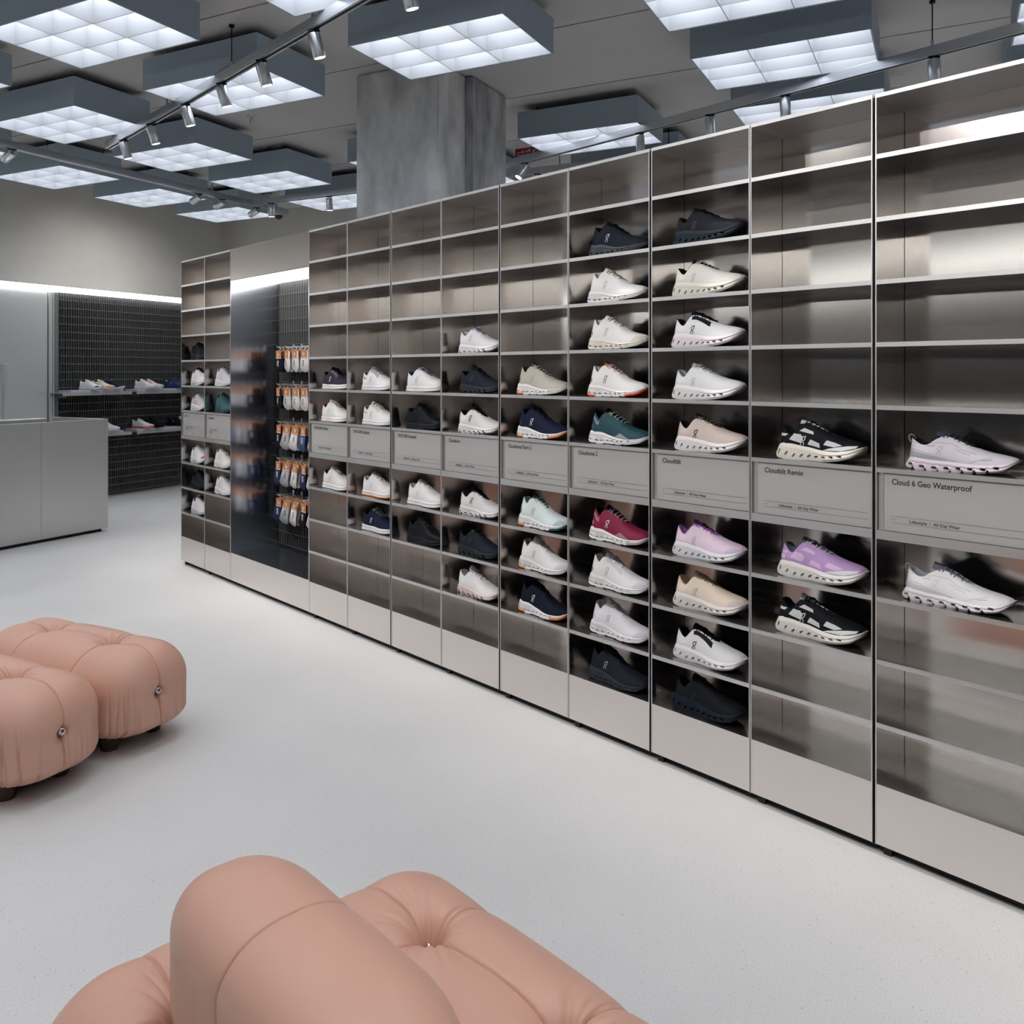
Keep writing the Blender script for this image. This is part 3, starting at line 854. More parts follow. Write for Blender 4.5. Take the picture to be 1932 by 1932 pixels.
SX, SD = .060, .074
ROWN = {1: 'top', 2: 'second', 3: 'third', 4: 'fourth', 5: 'fifth', 6: 'sixth', 8: 'first shelf below the sign', 9: 'second shelf below the sign', 10: 'third shelf below the sign', 11: 'bottom shelf'}
def row_phrase(r):
    return {2: 'fifth shelf above sign', 3: 'fourth shelf above sign', 4: 'third shelf above sign', 5: 'second shelf above sign', 6: 'right above sign',
            8: 'right below sign', 9: 'second shelf below sign', 10: 'third shelf below sign', 11: 'bottom shelf'}[r]
BSHORT = ['far left end column', 'column left of socks'] + [NW[k] + ' column right of socks' for k in range(9)]
MINT = (.45, .62, .56); CREAM = (.62, .58, .46); PUR = (.27, .10, .36)
LIST = [
 (0, 4, 'tilt', 'black running shoe', dict(up=BK, so=DK, lo=None)),
 (0, 5, 'tilt', 'white running shoe with black laces', dict(la=BK, to=BK, lo=GR)),
 (0, 6, 'tilt', 'beige running shoe with blue tongue', dict(up=(.55, .52, .48), to=(.08, .14, .45), la=WH, tc=LG)),
 (0, 8, 'tilt', 'white running shoe with mint tongue', dict(up=WH, to=MINT, la=MINT, tc=(.6, .03, .12))),
 (0, 9, 'tilt', 'dark navy running shoe', dict(up=(.008, .012, .02), so=(.012, .016, .025), lo=None)),
 (0, 10, 'tilt', 'white running shoe with black laces', dict(la=BK, to=WH)),
 (1, 5, 'nova', 'pale grey running shoe', dict(up=LG, so=WH, hp=GR, la=LG)),
 (1, 6, 'nova', 'teal running shoe', dict(up=(.03, .10, .115), so=(.02, .06, .07), lo=None, ey=(.02, .05, .06))),
 (1, 8, 'nova', 'white running shoe with cream tongue', dict(to=CREAM, la=CREAM, tc=CREAM)),
 (1, 9, 'nova', 'white running shoe', dict(up=(.70, .70, .70))),
 (2, 5, 'court', 'dark purple tennis shoe with white sole', dict(up=(.035, .03, .05), to=BK, li=BK, la=BK, lo=WH, ey=(.10, .10, .11))),
 (2, 6, 'court', 'white tennis shoe with red heel lining', dict(up=(.70, .69, .66), li=(.45, .03, .07), la=OFF, to=LG, so=(.72, .66, .66))),
 (2, 8, 'court', 'off-white tennis shoe with navy collar', dict(up=(.68, .67, .65), li=(.03, .04, .09), la=OFF)),
 (3, 5, 'court', 'white court shoe with lilac grey collar', dict(up=WH, li=(.35, .32, .36), cb=(.36, .34, .37), ey=(.40, .36, .42), la=(.38, .33, .42), to=(.30, .27, .32), so=(.72, .68, .72))),
 (3, 6, 'court', 'white court shoe with beige collar', dict(cb=(.47, .43, .34), li=(.5, .46, .38), ey=(.55, .52, .44), la=(.36, .34, .30), to=OFF)),
 (3, 8, 'court', 'white court shoe with orange sole edge', dict(lo=GR, la=LG, ou=(.78, .26, .06))),
 (3, 9, 'court', 'navy court shoe with white sole', dict(up=NVY, li=BK, to=BK, la=LG, lo=WH)),
 (4, 5, 'court', 'white tennis shoe with blue heel lining', dict(li=(.03, .06, .28), to=(.05, .06, .14), la=WH, ur=.4)),
 (4, 6, 'court', 'black leather tennis shoe', dict(up=BK, so=(.014, .015, .02), lo=DK, ur=.35)),
 (4, 8, 'court', 'all white leather tennis shoe', dict(ur=.4, lo=LG)),
 (4, 9, 'court', 'black leather tennis shoe', dict(up=BK, so=(.014, .015, .02), lo=DK, ur=.35, la=(.05, .05, .06))),
 (5, 4, 'zone', 'white running shoe with lilac tongue', dict(up=(.70, .69, .73), to=(.12, .10, .2), la=LIL)),
 (5, 5, 'zone', 'black running shoe', dict(up=DK, so=(.03, .035, .042), to=BK, li=BK, lo=(.05, .05, .06))),
 (5, 6, 'zone', 'white running shoe with black collar', dict(up=(.66, .66, .66), li=BK, to=BK, la=BK, lo=BK)),
 (5, 8, 'zone', 'white running shoe with black collar', dict(up=(.66, .66, .66), li=(.05, .045, .06), to=BK, la=BK, lo=BK)),
 (5, 9, 'zone', 'black running shoe', dict(up=DK, so=(.025, .03, .036), to=BK, li=BK, lo=(.05, .05, .06), la=(.10, .10, .11))),
 (5, 10, 'zone', 'white running shoe with pale pink sole', dict(lo=None, so=(.74, .62, .58), la=(.55, .50, .46))),
 (6, 5, 'nova', 'beige grey shoe with orange heel pad', dict(up=(.46, .43, .37), li=(.05, .06, .05), to=(.08, .09, .08), la=WH, ou=ORG, ot=OFF, hp=(.2, .18, .14), lo=GR)),
 (6, 6, 'nova', 'navy shoe with orange sole pads', dict(up=NVY, li=BK, to=BK, la=BK, lo=WH, ou=(.75, .24, .03), hp=(.04, .05, .10))),
 (6, 8, 'nova', 'pale blue shoe with dark blue tongue', dict(up=(.62, .70, .70), to=(.05, .15, .24), la=WH, hp=(.08, .16, .28), ou=(.55, .22, .06), ot=(.03, .10, .12), tc=(.36, .48, .52))),
 (6, 9, 'nova', 'white shoe with gum heel pad', dict(li=(.55, .42, .40), la=LG, ou=(.70, .38, .12), ot=WH, tc=LIL)),
 (6, 10, 'nova', 'navy shoe with orange sole pads', dict(up=(.007, .009, .02), li=BK, to=BK, la=BK, lo=WH, ou=(.75, .24, .03), ot=(.8, .22, .02))),
 (7, 2, 'nova', 'charcoal black shoe', dict(up=DK, so=(.06, .065, .08), li=BK, to=BK, la=BK, lo=LG, hp=BK)),
 (7, 3, 'nova', 'white shoe with cream laces', dict(up=(.76, .75, .76), la=(.55, .45, .30))),
 (7, 4, 'nova', 'white shoe with beige patches', dict(up=(.74, .74, .74), la=(.50, .40, .30), hp=(.40, .28, .24), so=(.72, .68, .60), tc=(.60, .56, .5))),
 (7, 5, 'nova', 'white shoe with rust orange trim', dict(ou=(.78, .13, .03), ot=(.75, .08, .02), hp=(.45, .12, .03), to=(.40, .12, .04), la=WH, lo=(.10, .04, .04))),
 (7, 6, 'nova', 'dark teal shoe with grey wedge', dict(up=TEAL, li=BK, to=BK, la=(.55, .6, .6), hp=(.10, .10, .14), sw=(.30, .28, .32), cb=(.20, .20, .26), lo=(.05, .06, .07))),
 (7, 8, 'nova', 'burgundy shoe with white sole', dict(up=BUR, li=BK, to=(.03, .015, .03), la=(.6, .5, .55), sw=(.30, .20, .21), cb=(.40, .17, .19), hp=(.45, .20, .25), lo=WH, ot=(.45, .32, .42))),
 (7, 9, 'nova', 'white shoe with dusty pink heel patch', dict(hp=(.42, .30, .30), ey=LG, tc=LIL)),
 (7, 10, 'nova', 'all white shoe with lilac tint', dict(up=(.72, .71, .76), hp=LIL, tc=LIL)),
 (7, 11, 'nova', 'black shoe', dict(up=(.012, .015, .022), so=(.03, .037, .05), li=BK, to=BK, la=BK, lo=(.35, .36, .4))),
 (8, 2, 'tilt', 'black cushioned shoe', dict(up=(.02, .021, .028), so=(.025, .032, .045), li=BK, to=BK, la=BK, lo=(.06, .06, .08))),
 (8, 3, 'tilt', 'cream white cushioned shoe with black collar', dict(up=(.74, .72, .68), so=(.74, .71, .64), li=BK, to=BK, la=OFF)),
 (8, 4, 'tilt', 'white cushioned shoe with black eyestay', dict(up=(.70, .71, .72), so=(.76, .70, .74), li=BK, to=BK, la=BK, ey=BK, lo=BK)),
 (8, 5, 'tilt', 'white cushioned shoe with grey tongue', dict(up=(.68, .69, .71), li=(.40, .40, .50), to=(.35, .35, .40), la=GR, lo=GR)),
 (8, 6, 'tilt', 'beige cushioned shoe with black tongue', dict(up=(.55, .47, .42), li=BK, to=(.03, .03, .03), la=(.20, .18, .15), lo=BK)),
 (8, 8, 'tilt', 'pink lilac cushioned shoe with purple tongue', dict(up=(.68, .54, .66), so=(.70, .70, .74), li=(.34, .16, .42), to=PUR, la=PUR, tc=(.50, .46, .60), lo=GR)),
 (8, 9, 'tilt', 'pale peach cushioned shoe', dict(up=(.72, .61, .52), li=(.68, .48, .30), to=(.68, .50, .33), la=(.45, .34, .24), so=(.74, .70, .68), tc=(.56, .50, .52), lo=GR)),
 (8, 10, 'tilt', 'white cushioned shoe with black eyestay', dict(up=(.66, .66, .68), li=BK, to=BK, la=BK, ey=BK, lo=BK)),
 (8, 11, 'tilt', 'all black cushioned shoe', dict(up=(.008, .009, .012), so=(.010, .015, .024), li=BK, to=BK, la=BK, lo=(.03, .03, .035))),
 (9, 6, 'tilt', 'black and white panelled shoe', dict(up=BK, so=(.74, .70, .64), li=BK, to=(.5, .5, .48), la=BK, mw=(.52, .53, .54), tg=(.62, .64, .66), lo=LG)),
 (9, 8, 'tilt', 'lilac panelled shoe with grey laces', dict(up=(.42, .27, .52), so=(.74, .72, .70), li=(.14, .14, .2), to=(.12, .12, .17), la=LG, mw=(.62, .42, .64), tg=(.64, .64, .64), lo=None, hp=LG)),
 (9, 9, 'tilt', 'black and white panelled shoe', dict(up=BK, so=(.74, .71, .66), li=BK, to=(.5, .5, .48), la=BK, mw=(.52, .53, .54), tg=(.62, .64, .66), lo=LG)),
 (10, 6, 'geo', 'pale lilac waterproof shoe with navy laces', dict(up=(.60, .57, .63), so=(.70, .63, .70), li=BK, to=(.03, .035, .06), la=(.05, .055, .09), ol=(.30, .30, .32), hc=(.36, .37, .40), lo=(.42, .40, .44), pl=(.36, .37, .40))),
 (10, 8, 'geo', 'white waterproof shoe with grey laces', dict(up=(.72, .71, .74), so=(.74, .69, .74), li=(.30, .31, .38), to=(.10, .10, .14), la=(.16, .16, .20), ol=(.45, .45, .47), hc=(.55, .56, .58), lo=(.60, .58, .62), pl=(.42, .43, .46))),
]
for (bi, r, fm, desc, cols) in LIST:
    u0 = BAYS[bi][0]
    cols = dict(cols); jit = random.uniform(-.006, .006)
    nm = {'court': 'tennis_shoe'}.get(fm, 'running_shoe')
    shoe('%s, %s, %s' % (desc, row_phrase(r), BSHORT[bi]), fm, case_w(u0 + SX + jit, SD + random.uniform(-.004, .004), SH_Z[r] + .0004), ROT_E + math.radians(random.uniform(-1.5, 1.5)), name=nm, **cols)

# ------------------------------------------------------------------ socks on pegs
def sock_poly(kind):
    if kind == 'ankle':
        return [(-.035, 0), (.035, 0), (.040, -.05), (.050, -.085), (.052, -.115), (.040, -.140), (.005, -.145), (-.030, -.130), (-.048, -.105), (-.045, -.08), (-.038, -.05)]
    return [(-.034, 0), (.034, 0), (.024, -.06), (.006, -.12), (.012, -.146), (.0, -.160), (-.040, -.158), (-.070, -.146), (-.088, -.128), (-.058, -.06)]
def sock_mesh(kind):
    bm = bmesh.new(); P = sock_poly(kind)
    vs = [bm.verts.new((x, -.006, z)) for x, z in P]; f = bm.faces.new(vs)
    r = bmesh.ops.extrude_face_region(bm, geom=[f])
    bmesh.ops.translate(bm, vec=(0, .012, 0), verts=[v for v in r['geom'] if isinstance(v, bmesh.types.BMVert)])
    bmesh.ops.recalc_face_normals(bm, faces=bm.faces)
    bmesh.ops.bevel(bm, geom=bm.edges[:], offset=.0045, segments=2, affect='EDGES')
    me = bpy.data.meshes.new('sock'); bm.to_mesh(me); bm.free()
    me.polygons.foreach_set('use_smooth', [True] * len(me.polygons)); return me
SOCK = {k: sock_mesh(k) for k in ('ankle', 'crew')}
cardm = MB().obox(-.034, .034, -.0085, -.0065, -.052, .006, .0005).mesh('card')
cardm2 = MB().obox(-.034, .034, .0065, .0085, -.052, .006, .0005).mesh('card_back')
markm = MB().box(-.010, -.004, -.0089, -.0086, -.038, -.010).box(.002, .007, -.0089, -.0086, -.034, -.014).box(-.028, .028, -.0089, -.0086, -.049, -.045).mesh('lettering')
hk = MB().tube([(0, 0, .004)] + [(0, .009 * math.sin(a) , .018 - .009 * math.cos(a)) for a in np.linspace(0, math.pi * 1.5, 9)], .0022, 6)
hookm = hk.mesh('hook', True)
def logo_mesh_flat():
    mb = MB(); R = .0085
    def rb(path, w):
        p = [Vector((a[0], 0, a[1])) for a in path]
        for i in range(len(p) - 1):
            d = (p[i + 1] - p[i]).normalized(); nn = Vector((-d.z, 0, d.x)) * w / 2
            mb.add([p[i] + nn, p[i + 1] + nn, p[i + 1] - nn, p[i] - nn], [(0, 1, 2, 3)])
    rb([(R * math.cos(a), .012 + R * math.sin(a)) for a in np.linspace(1.2, 1.2 - 2 * math.pi, 15)], .004)
    rb([(R, .012), (R, .024)], .004)
    rb([(-R, -.018), (-R, -.008)] + [(R * math.cos(a), -.008 + .007 * math.sin(a)) for a in np.linspace(math.pi, 0, 8)] + [(R, -.018)], .004)
    return mb.mesh('logo', fix=False)
logom = logo_mesh_flat()
for m_e in list(SOCK.values()) + [cardm, cardm2, markm, hookm, logom]: m_e.materials.append(BLACK)
d_front = .25
peg_u = [float(u_of(527, d_front)) + .115 * k for k in range(6)]
Yp = case_w(peg_u[1], .15)[1]
rows_y = [653, 725, 797, 868, 939]
SK_BK = (.012, .013, .02); SK_NV = (.012, .022, .075); SK_W = (.72, .70, .69); SK_G = (.40, .41, .43); SK_BE = (.58, .47, .40); SK_BL = (.05, .09, .2)
ROWC = [[SK_BK, SK_W, SK_W, SK_W], [SK_BK, (.62, .62, .64), SK_W, SK_W], [SK_BK, SK_G, SK_W, SK_BL], [SK_NV, SK_G, (.70, .67, .65), SK_NV], [SK_NV, SK_G, SK_W, SK_BK]]
RN = ['top', 'second', 'third', 'fourth', 'lowest']; PN = ['first', 'second', 'third', 'fourth', 'fifth', 'sixth']; DN = ['front', 'second', 'third', 'rearmost']
CN = {SK_BK: 'black', SK_NV: 'navy', SK_W: 'white', SK_G: 'grey', SK_BE: 'beige', SK_BL: 'blue', (.62, .62, .64): 'pale grey', (.70, .67, .65): 'off-white'}
for ri, py in enumerate(rows_y):
    zr = H_CAM - (py - HZ) * Yp / F_PX
    for pi, pu in enumerate(peg_u):
        pg = thing('sock_peg', 'thin steel peg, %s from the left in the %s row of socks' % (PN[pi], RN[ri]), 'peg', case_w(pu, 0, zr), ROT_E, 'steel pegs on the sock grating')
        part('rod', MB().tube([(0, d_front - .02, .004), (0, d_front - .017, 0), (0, DS - .036, 0)], .0025, 6), ALU, pg)
        part('mount_plate', MB().box(-.012, .012, DS - .0385, DS - .0365, -.02, .02), ALU, pg)
        base = ROWC[ri][pi % 4 if pi < 4 else 5 - pi + 1]; kind = 'ankle' if ri < 2 else 'crew'
        for di in range(4 if pi < 4 else 2):
            c = base
            if ri >= 2 and pi == 1 and di in (1,): c = (.22, .23, .26)
            nm = '%s %s socks on kraft card, %s pack on the %s peg, %s row' % (CN[base], 'ankle' if ri < 2 else 'crew', DN[di], PN[pi], RN[ri])
            t = thing('sock_pack', nm, 'socks', case_w(pu + random.uniform(-.004, .004), d_front + di * .028 + random.uniform(-.002, .002), zr - .031), ROT_E + math.radians(random.uniform(-9, 9)), 'sock packs in the recess')
            part('sock', SOCK[kind], cmat(c, .85), t)
            part('card', cardm, CARD, t)
            part('card_back', cardm2, CARD, t)
            part('hook', hookm, WHITE_PL, t)
            part('lettering', markm, cmat((.7, .66, .6), .6), t)
            if di == 0 or pi == 2:
                part('logo', logom, cmat(WH if sum(base) < .4 else (.03, .03, .035), .6), t, loc=(-.012 if kind == 'ankle' else -.020, -.0066, -.088))

def g_of_px(px, b):
    """g1 coordinate on the plane g2=b seen at photo column px"""
    r = (px - CX) / F_PX
    Y = b / (G2[0] * r + G2[1])
    return (r * Y) * G1[0] + Y * G1[1]
# ------------------------------------------------------------------ left wall: steel door panel, grating, cove light, display shelves
Bw = B1
GS = 6.10   # grating starts here along g1
dr = part('door_1', MB().obox(A0 + .03, GS - .115, Bw - .035, Bw, .005, 2.335, .002), STEEL_WALL, rotz=ROT_G); dr['kind'] = 'structure'
ph = ray_at_z(9, 745, H_CAM - .12)
# tall square pull handle in front of the steel door
ga = g_of_px(9, Bw - .117)
hd = MB().obox(ga - .018, ga + .018, Bw - .135, Bw - .10, .35, 1.55, .003)
hd.obox(ga - .018, ga + .018, Bw - .10, Bw - .035, 1.50, 1.55, .002).obox(ga - .018, ga + .018, Bw - .10, Bw - .035, .35, .40, .002)
part('pull_handle', hd, STEEL_EDGE, dr)
for k, (xa, xb, mt) in enumerate(((GS - .108, GS - .072, STEEL_WALL), (GS - .066, GS - .050, STEEL_EDGE), (GS - .046, GS - .004, GRATE))):
    tr = part('trim_%d' % (k + 1), MB().obox(xa, xb, Bw - .06, Bw, 0, 2.335, .002), mt, rotz=ROT_G); tr['kind'] = 'structure'
gr = thing('grating_wall_panel', 'dark metal grating panel of thin fins covering the left wall', 'wall panel', g2w(GS, Bw, 0), ROT_G)
LG_ = A1 - GS - .002
part('backing', MB().box(0, LG_, -.012, -.002, .02, 2.335), DEEP, gr)
gb = MB(); x = .012
while x < LG_:
    gb.box(x - .0015, x + .0015, -.046, -.014, .03, 2.33); x += .030
part('fins', gb, GRATE, gr, kind='stuff')
gb = MB(); z = .05
while z < 2.33:
    gb.box(.004, LG_ - .004, -.0485, -.0445, z - .002, z + .002); z += .0883
part('crossbars', gb, GRATE_BAR, gr, kind='stuff')
cv = thing('linear_light', 'continuous white light line above the steel door and grating', 'light', g2w(-1.0, Bw, 2.345), ROT_G)
part('housing', MB().box(0, A1 + 1.0 - .002, -.03, -.001, -.006, .058).box(0, A1 + 1.0 - .002, -.078, -.03, .0552, .058), WHITE_PL, cv)
part('diffuser', MB().box(0, A1 + 1.0 - .002, -.075, -.031, 0, .055), COVE, cv)

# the same cladding on the wall behind the camera (seen mirrored in the steel of the shoe wall)
gw = thing('grating_wall_panel', 'dark metal grating panel on the wall behind the camera', 'wall panel', g2w(A0, 6.9, 0), ROT_G - math.pi / 2)
part('backing', MB().box(0, 7.4, .002, .012, .02, 2.335), DEEP, gw)
gb = MB(); x = .02
while x < 7.4:
    gb.box(x - .002, x + .002, .014, .046, .03, 2.33); x += .06
part('fins', gb, GRATE, gw, kind='stuff')
gb = MB(); z = .05
while z < 2.33:
    gb.box(.004, 7.39, .0445, .0485, z - .002, z + .002); z += .0883
part('crossbars', gb, GRATE_BAR, gw, kind='stuff')
cw = thing('linear_light', 'white light line above the grating behind the camera', 'light', g2w(A0, 8.4, 2.345), ROT_G - math.pi / 2)
part('housing', MB().box(0, 10.4, .001, .03, -.006, .058).box(0, 10.4, .03, .078, .0552, .058), WHITE_PL, cw)
part('diffuser', MB().box(0, 10.4, .031, .075, 0, .055), COVE, cw)

# display shelves on the grating
def disp_shelf(a0, a1, z, label, boards):
    t = thing('wall_shelf', label, 'shelf', g2w(a0, Bw, z), ROT_G, 'slim display shelves on the grating')
    part('shelf_plate', MB().obox(0, a1 - a0, -.27, -.05, -.012, 0, .001), PALE, t)
    part('front_lip', MB().obox(0, a1 - a0, -.275, -.27, -.034, 0, .001), PALE, t)
    for x in (.08, a1 - a0 - .10):
        part('bracket', MB().prism([(x, 0), (x + .006, 0), (x + .006, -.05), (x, -.05)], -.2, -.05), GRATE_BAR, t, loc=(0, 0, -.012))
    for k, (p, q) in enumerate(boards):
        part('top_board', MB().obox(p - a0, q - a0, -.268, -.06, .0, .024, .001), LILAC, t)
    return t
zU, zL = 1.235, .765
bf = Bw - .27
xs = [g_of_px(p, bf) for p in (118, 250, 258, 330)]
disp_shelf(xs[0], xs[1] - .01, zU, 'upper left display shelf with lilac board on the grating', [(xs[0] + .10, xs[1] - .12)])
disp_shelf(xs[2], 8.45, zU, 'upper right display shelf with lilac board on the grating', [(xs[2] - .0 + .005, 8.40)])
disp_shelf(xs[0], xs[1] - .01, zL, 'lower left display shelf behind the counter end', [(xs[0] + .10, xs[1] - .12)])
disp_shelf(xs[2], 8.45, zL, 'lower right display shelf with lilac board on the grating', [(xs[2] + .005, 8.40)])
bs = Bw - .062
def wall_shoe(px, z, fm, desc, **cols):
    a = g_of_px(px, bs)
    p = g2w(a, bs, z + .0245)
    shoe(desc, fm, p, ROT_G + math.radians(-80), group='shoes on the wall shelves', **cols)
wall_shoe(150, zU, 'geo', 'white shoe at the left end of the upper wall shelf', up=(.72, .72, .72), pl=WH, tc=BK)
wall_shoe(173, zU, 'geo', 'cream shoe with orange toe on the upper wall shelf', up=(.66, .62, .55), pl=WH, tc=ORG, so=(.75, .6, .45))
wall_shoe(192, zU, 'geo', 'navy shoe with white sole on the upper wall shelf', up=NVY, li=BK, pl=LG, la=(.05, .1, .15))
wall_shoe(254, zU, 'geo', 'pale grey shoe in the middle of the upper wall shelf', up=(.68, .66, .66), pl=WH)
wall_shoe(267, zU, 'geo', 'pale pink shoe in the middle of the upper wall shelf', up=(.70, .50, .46), pl=(.8, .5, .4))
wall_shoe(312, zU, 'geo', 'blue shoe at the right end of the upper wall shelf', up=(.015, .035, .12), so=(.02, .04, .1), pl=LG)
wall_shoe(328, zU, 'geo', 'teal blue shoe beside the shelving on the upper wall shelf', up=(.02, .08, .12), so=WH, pl=LG)
wall_shoe(183, zL, 'geo', 'white shoe behind the counter end on the lower wall shelf', pl=WH)
wall_shoe(249, zL, 'geo', 'white shoe with red orange sole on the lower wall shelf', up=WH, pl=WH, so=(.72, .25, .16))
wall_shoe(270, zL, 'geo', 'black shoe next to the red soled one on the lower wall shelf', up=BK, so=BK, li=BK, pl=BK)
wall_shoe(316, zL, 'geo', 'black shoe left of the white one on the lower wall shelf', up=BK, so=BK, li=BK, pl=BK)
wall_shoe(327, zL, 'geo', 'white shoe at the right end of the lower wall shelf', up=WH, li=BK, pl=WH)

# ------------------------------------------------------------------ counter
pc = np.array([-3.72, 7.86]); ca, cb = float(pc @ G1), float(pc @ G2)
ct = thing('sales_counter', 'brushed steel sales counter with a raised front panel at the left', 'counter', g2w(ca, cb, 0), ROT_G)
CH = 1.03; CL = 2.9
seam_a = -(ca - g_of_px(78, cb))
part('front_panel', MB().obox(-.001 + seam_a, 0, 0, .03, .03, CH, .0015), STEEL_COUNTER, ct)
part('front_panel', MB().obox(-CL, seam_a - .002, 0, .03, .03, CH, .0015), STEEL_COUNTER, ct)
part('end_panel', MB().obox(-.03, -.001, .031, .75, .03, CH, .0015), STEEL_COUNTER, ct)
part('worktop', MB().obox(-CL, -.031, .031, .75, .90, .93, .002), STEEL_DK, ct)
part('rear_panel', MB().obox(-CL, -.031, .72, .75, .03, .899, .0015), STEEL_DK, ct)
part('equipment_tray', MB().obox(-1.35, -.25, .52, .71, .931, 1.035, .004), STEEL_COUNTER, ct)
part('toe_kick', MB().box(-CL + .03, -.04, .04, .70, 0, .03), BLACK, ct)

# ------------------------------------------------------------------ track lighting
ZT0, ZT1 = 3.255, 3.315
def spot_head(label, pos, aim, power, with_light=True):
    """cylinder head hanging under a rail at pos (x,y), aimed along aim"""
    t = thing('track_spotlight', label, 'spotlight', (pos[0], pos[1], ZT0), 0, 'track spotlights')
    a = Vector(aim).normalized()
    part('stem', MB().tube([(0, 0, 0), (0, 0, -.035)], .009, 8), ALU, t)
    part('adapter', MB().box(-.03, .03, -.012, .012, -.008, .0), BLACK, t)
    c0 = Vector((0, 0, -.030)) - a * .012; c1 = c0 + a * .125
    mb = MB().tube([c0, c0 + a * .004, c1 - a * .004, c1], [.031, .034, .034, .033], 20)
    part('head', mb.mesh('head', 40), ALU, t)
    part('lens', MB().tube([c1 + a * .0005, c1 + a * .0015], .028, 16).mesh('lens'), LENS, t)
    if with_light:
        ld = bpy.data.lights.new('spot_lamp', 'SPOT'); ld.energy = power; ld.color = WARM
        ld.spot_size = math.radians(62); ld.spot_blend = .8; ld.shadow_soft_size = .03
        lo_ = bpy.data.objects.new('spot_lamp', ld); COL.objects.link(lo_); lo_.parent = t
        lo_.location = c1 + a * .006
        lo_.rotation_euler = a.to_track_quat('-Z', 'Y').to_euler()
    return t
def rail(name_label, p0, p1, rods, hw=.022):
    p0 = np.array(p0); p1 = np.array(p1); d = p1 - p0; Lr = float(np.linalg.norm(d)); ang = math.atan2(d[1], d[0])
    t = thing('lighting_track', name_label, 'lighting track', (p0[0], p0[1], 0), ang, 'aluminium lighting tracks')
    body = MB().obox(0, Lr, -hw, hw, ZT0 + .010, ZT1, .002)
    part('track_body', body, ALU, t)
    part('track_lip', MB().box(0, Lr, -hw, -hw + .012, ZT0, ZT0 + .010).box(0, Lr, hw - .012, hw, ZT0, ZT0 + .010), ALU, t)
    part('track_slot', MB().box(0.002, Lr - .002, -hw + .012, hw - .012, ZT0 + .007, ZT0 + .0098), BLACK, t)
    for x in rods:
        rd = part('suspension_rod', MB().tube([(x, 0, ZT1), (x, 0, CEIL)], .0035, 6), BLACK, t)
        part('rod_fitting', MB().tube([(x, 0, ZT1), (x, 0, ZT1 + .035)], .009, 8), ALU, rd)
        part('ceiling_cup', MB().tube([(x, 0, CEIL - .014), (x, 0, CEIL)], .016, 10), BLACK, rd)
    return t
zmid = (ZT0 + ZT1) / 2
def along_e(px, dist):
    """point on the vertical plane m=dist seen at photo column px"""
    r = (px - CX) / F_PX; Y = dist / (M[0] * r + M[1]); return np.array([r * Y, Y])
m1 = float(np.array([-1.709, 5.2]) @ M)
tA, tB = along_e(203, m1), along_e(203, m1) + E * 9.0
rail('long lighting track running in front of the shoe wall', tA, tB, [float((along_e(p, m1) - tA) @ E) for p in (213, 315, 437, 590)] + [5.5, 7.5])
for i, p in enumerate((233, 285, 350, 418, 493, 592, 766)):
    q = along_e(p, m1)
    d = M * .42
    spot_head('aluminium spotlight, %s from the far end of the long track by the shoe wall' % ORD[i], q, (d[0] * .8, d[1] * .8, -1.0), SPOT_W)
uq = float((along_e(766, m1) - tA) @ E)
for i in range(3):
    uq += .92; q = tA + E * uq
    spot_head('aluminium spotlight above the camera, %s past the frame edge on the long track' % ORD[i], q, (M[0] * .34, M[1] * .34, -1.0), SPOT_W)
# second long track over the seating (above and left of the frame), heads aimed at the shoes
mw = .15
def emp(e_, m_): p = e_ * E + m_ * M; return np.array([p[0], p[1]])
rail('lighting track above the seating, parallel to the shoe wall', emp(-6.6, mw), emp(.9, mw), [.4, 2.4, 4.4, 6.4])
for i, e_ in enumerate((-6.2, -5.3, -4.4, -3.5, -2.6, -1.7, -.8, .1)):
    spot_head('aluminium spotlight aimed at the shoes, %s from the far end above the seating' % ORD[i], emp(e_, mw), (M[0] * 2.3 + E[0] * .25, M[1] * 2.3 + E[1] * .25, -1.95), WALL_WASH_W)
m2 = float(np.array([2.394, 4.86]) @ M)
tA = along_e(955, m2); tB = tA + E * 9
rail('lighting track behind the shoe wall at the upper right', tA, tB, [float((along_e(p, m2) - tA) @ E) for p in (1507, 1759)] + [.35])
for i, p in enumerate((990, 1207, 1339, 1481, 1762)):
    q = along_e(p, m2)
    aim = (M[0] * .1, M[1] * .1, -1) if i else (-.55, -.2, -1)
    spot_head('spotlight behind the shoe wall, %s from the column along its track' % ORD[i], q, aim, 8)
# tracks near the left wall
b3 = float(np.array(ray_at_z(530, 402, zmid)) @ G2); 
p3a = float(np.array(ray_at_z(0, 262, zmid)) @ G1); p3b = float(np.array(ray_at_z(545, 400, zmid)) @ G1)
b3a = float(np.array(ray_at_z(0, 262, zmid)) @ G2); b3m = (b3 + b3a) / 2
rail('lighting track running along the left wall above the counter', np.array(g2w(1.0, b3m)[:2]), np.array(g2w(p3b, b3m)[:2]), [2.2, 3.6, 4.6, 5.4])
for i, p in enumerate((376, 420, 485)):
    r = (p - CX) / F_PX; Y = b3m / (G2[0] * r + G2[1]); q = np.array([r * Y, Y])
    spot_head('spotlight over the left wall, %s from the camera side on that track' % ORD[i], q, (G2[0], G2[1], -.42), 32)
for i, a_s in enumerate((4.3, 3.2, 2.1)):
    spot_head('spotlight over the left wall outside the frame, %s on that track' % ORD[i], g2w(a_s, b3m)[:2], (G2[0], G2[1], -.42), 32)
r = (470 - CX) / F_PX; Y = b3m / (G2[0] * r + G2[1]); a4 = float(np.array([r * Y, Y]) @ G1)
p0 = np.array(g2w(a4, b3m - .06)[:2]); p1 = np.array(g2w(a4, b3m - 2.1)[:2])
rail('short lighting track branching off towards the concrete column', p0, p1, [.25, 1.6])
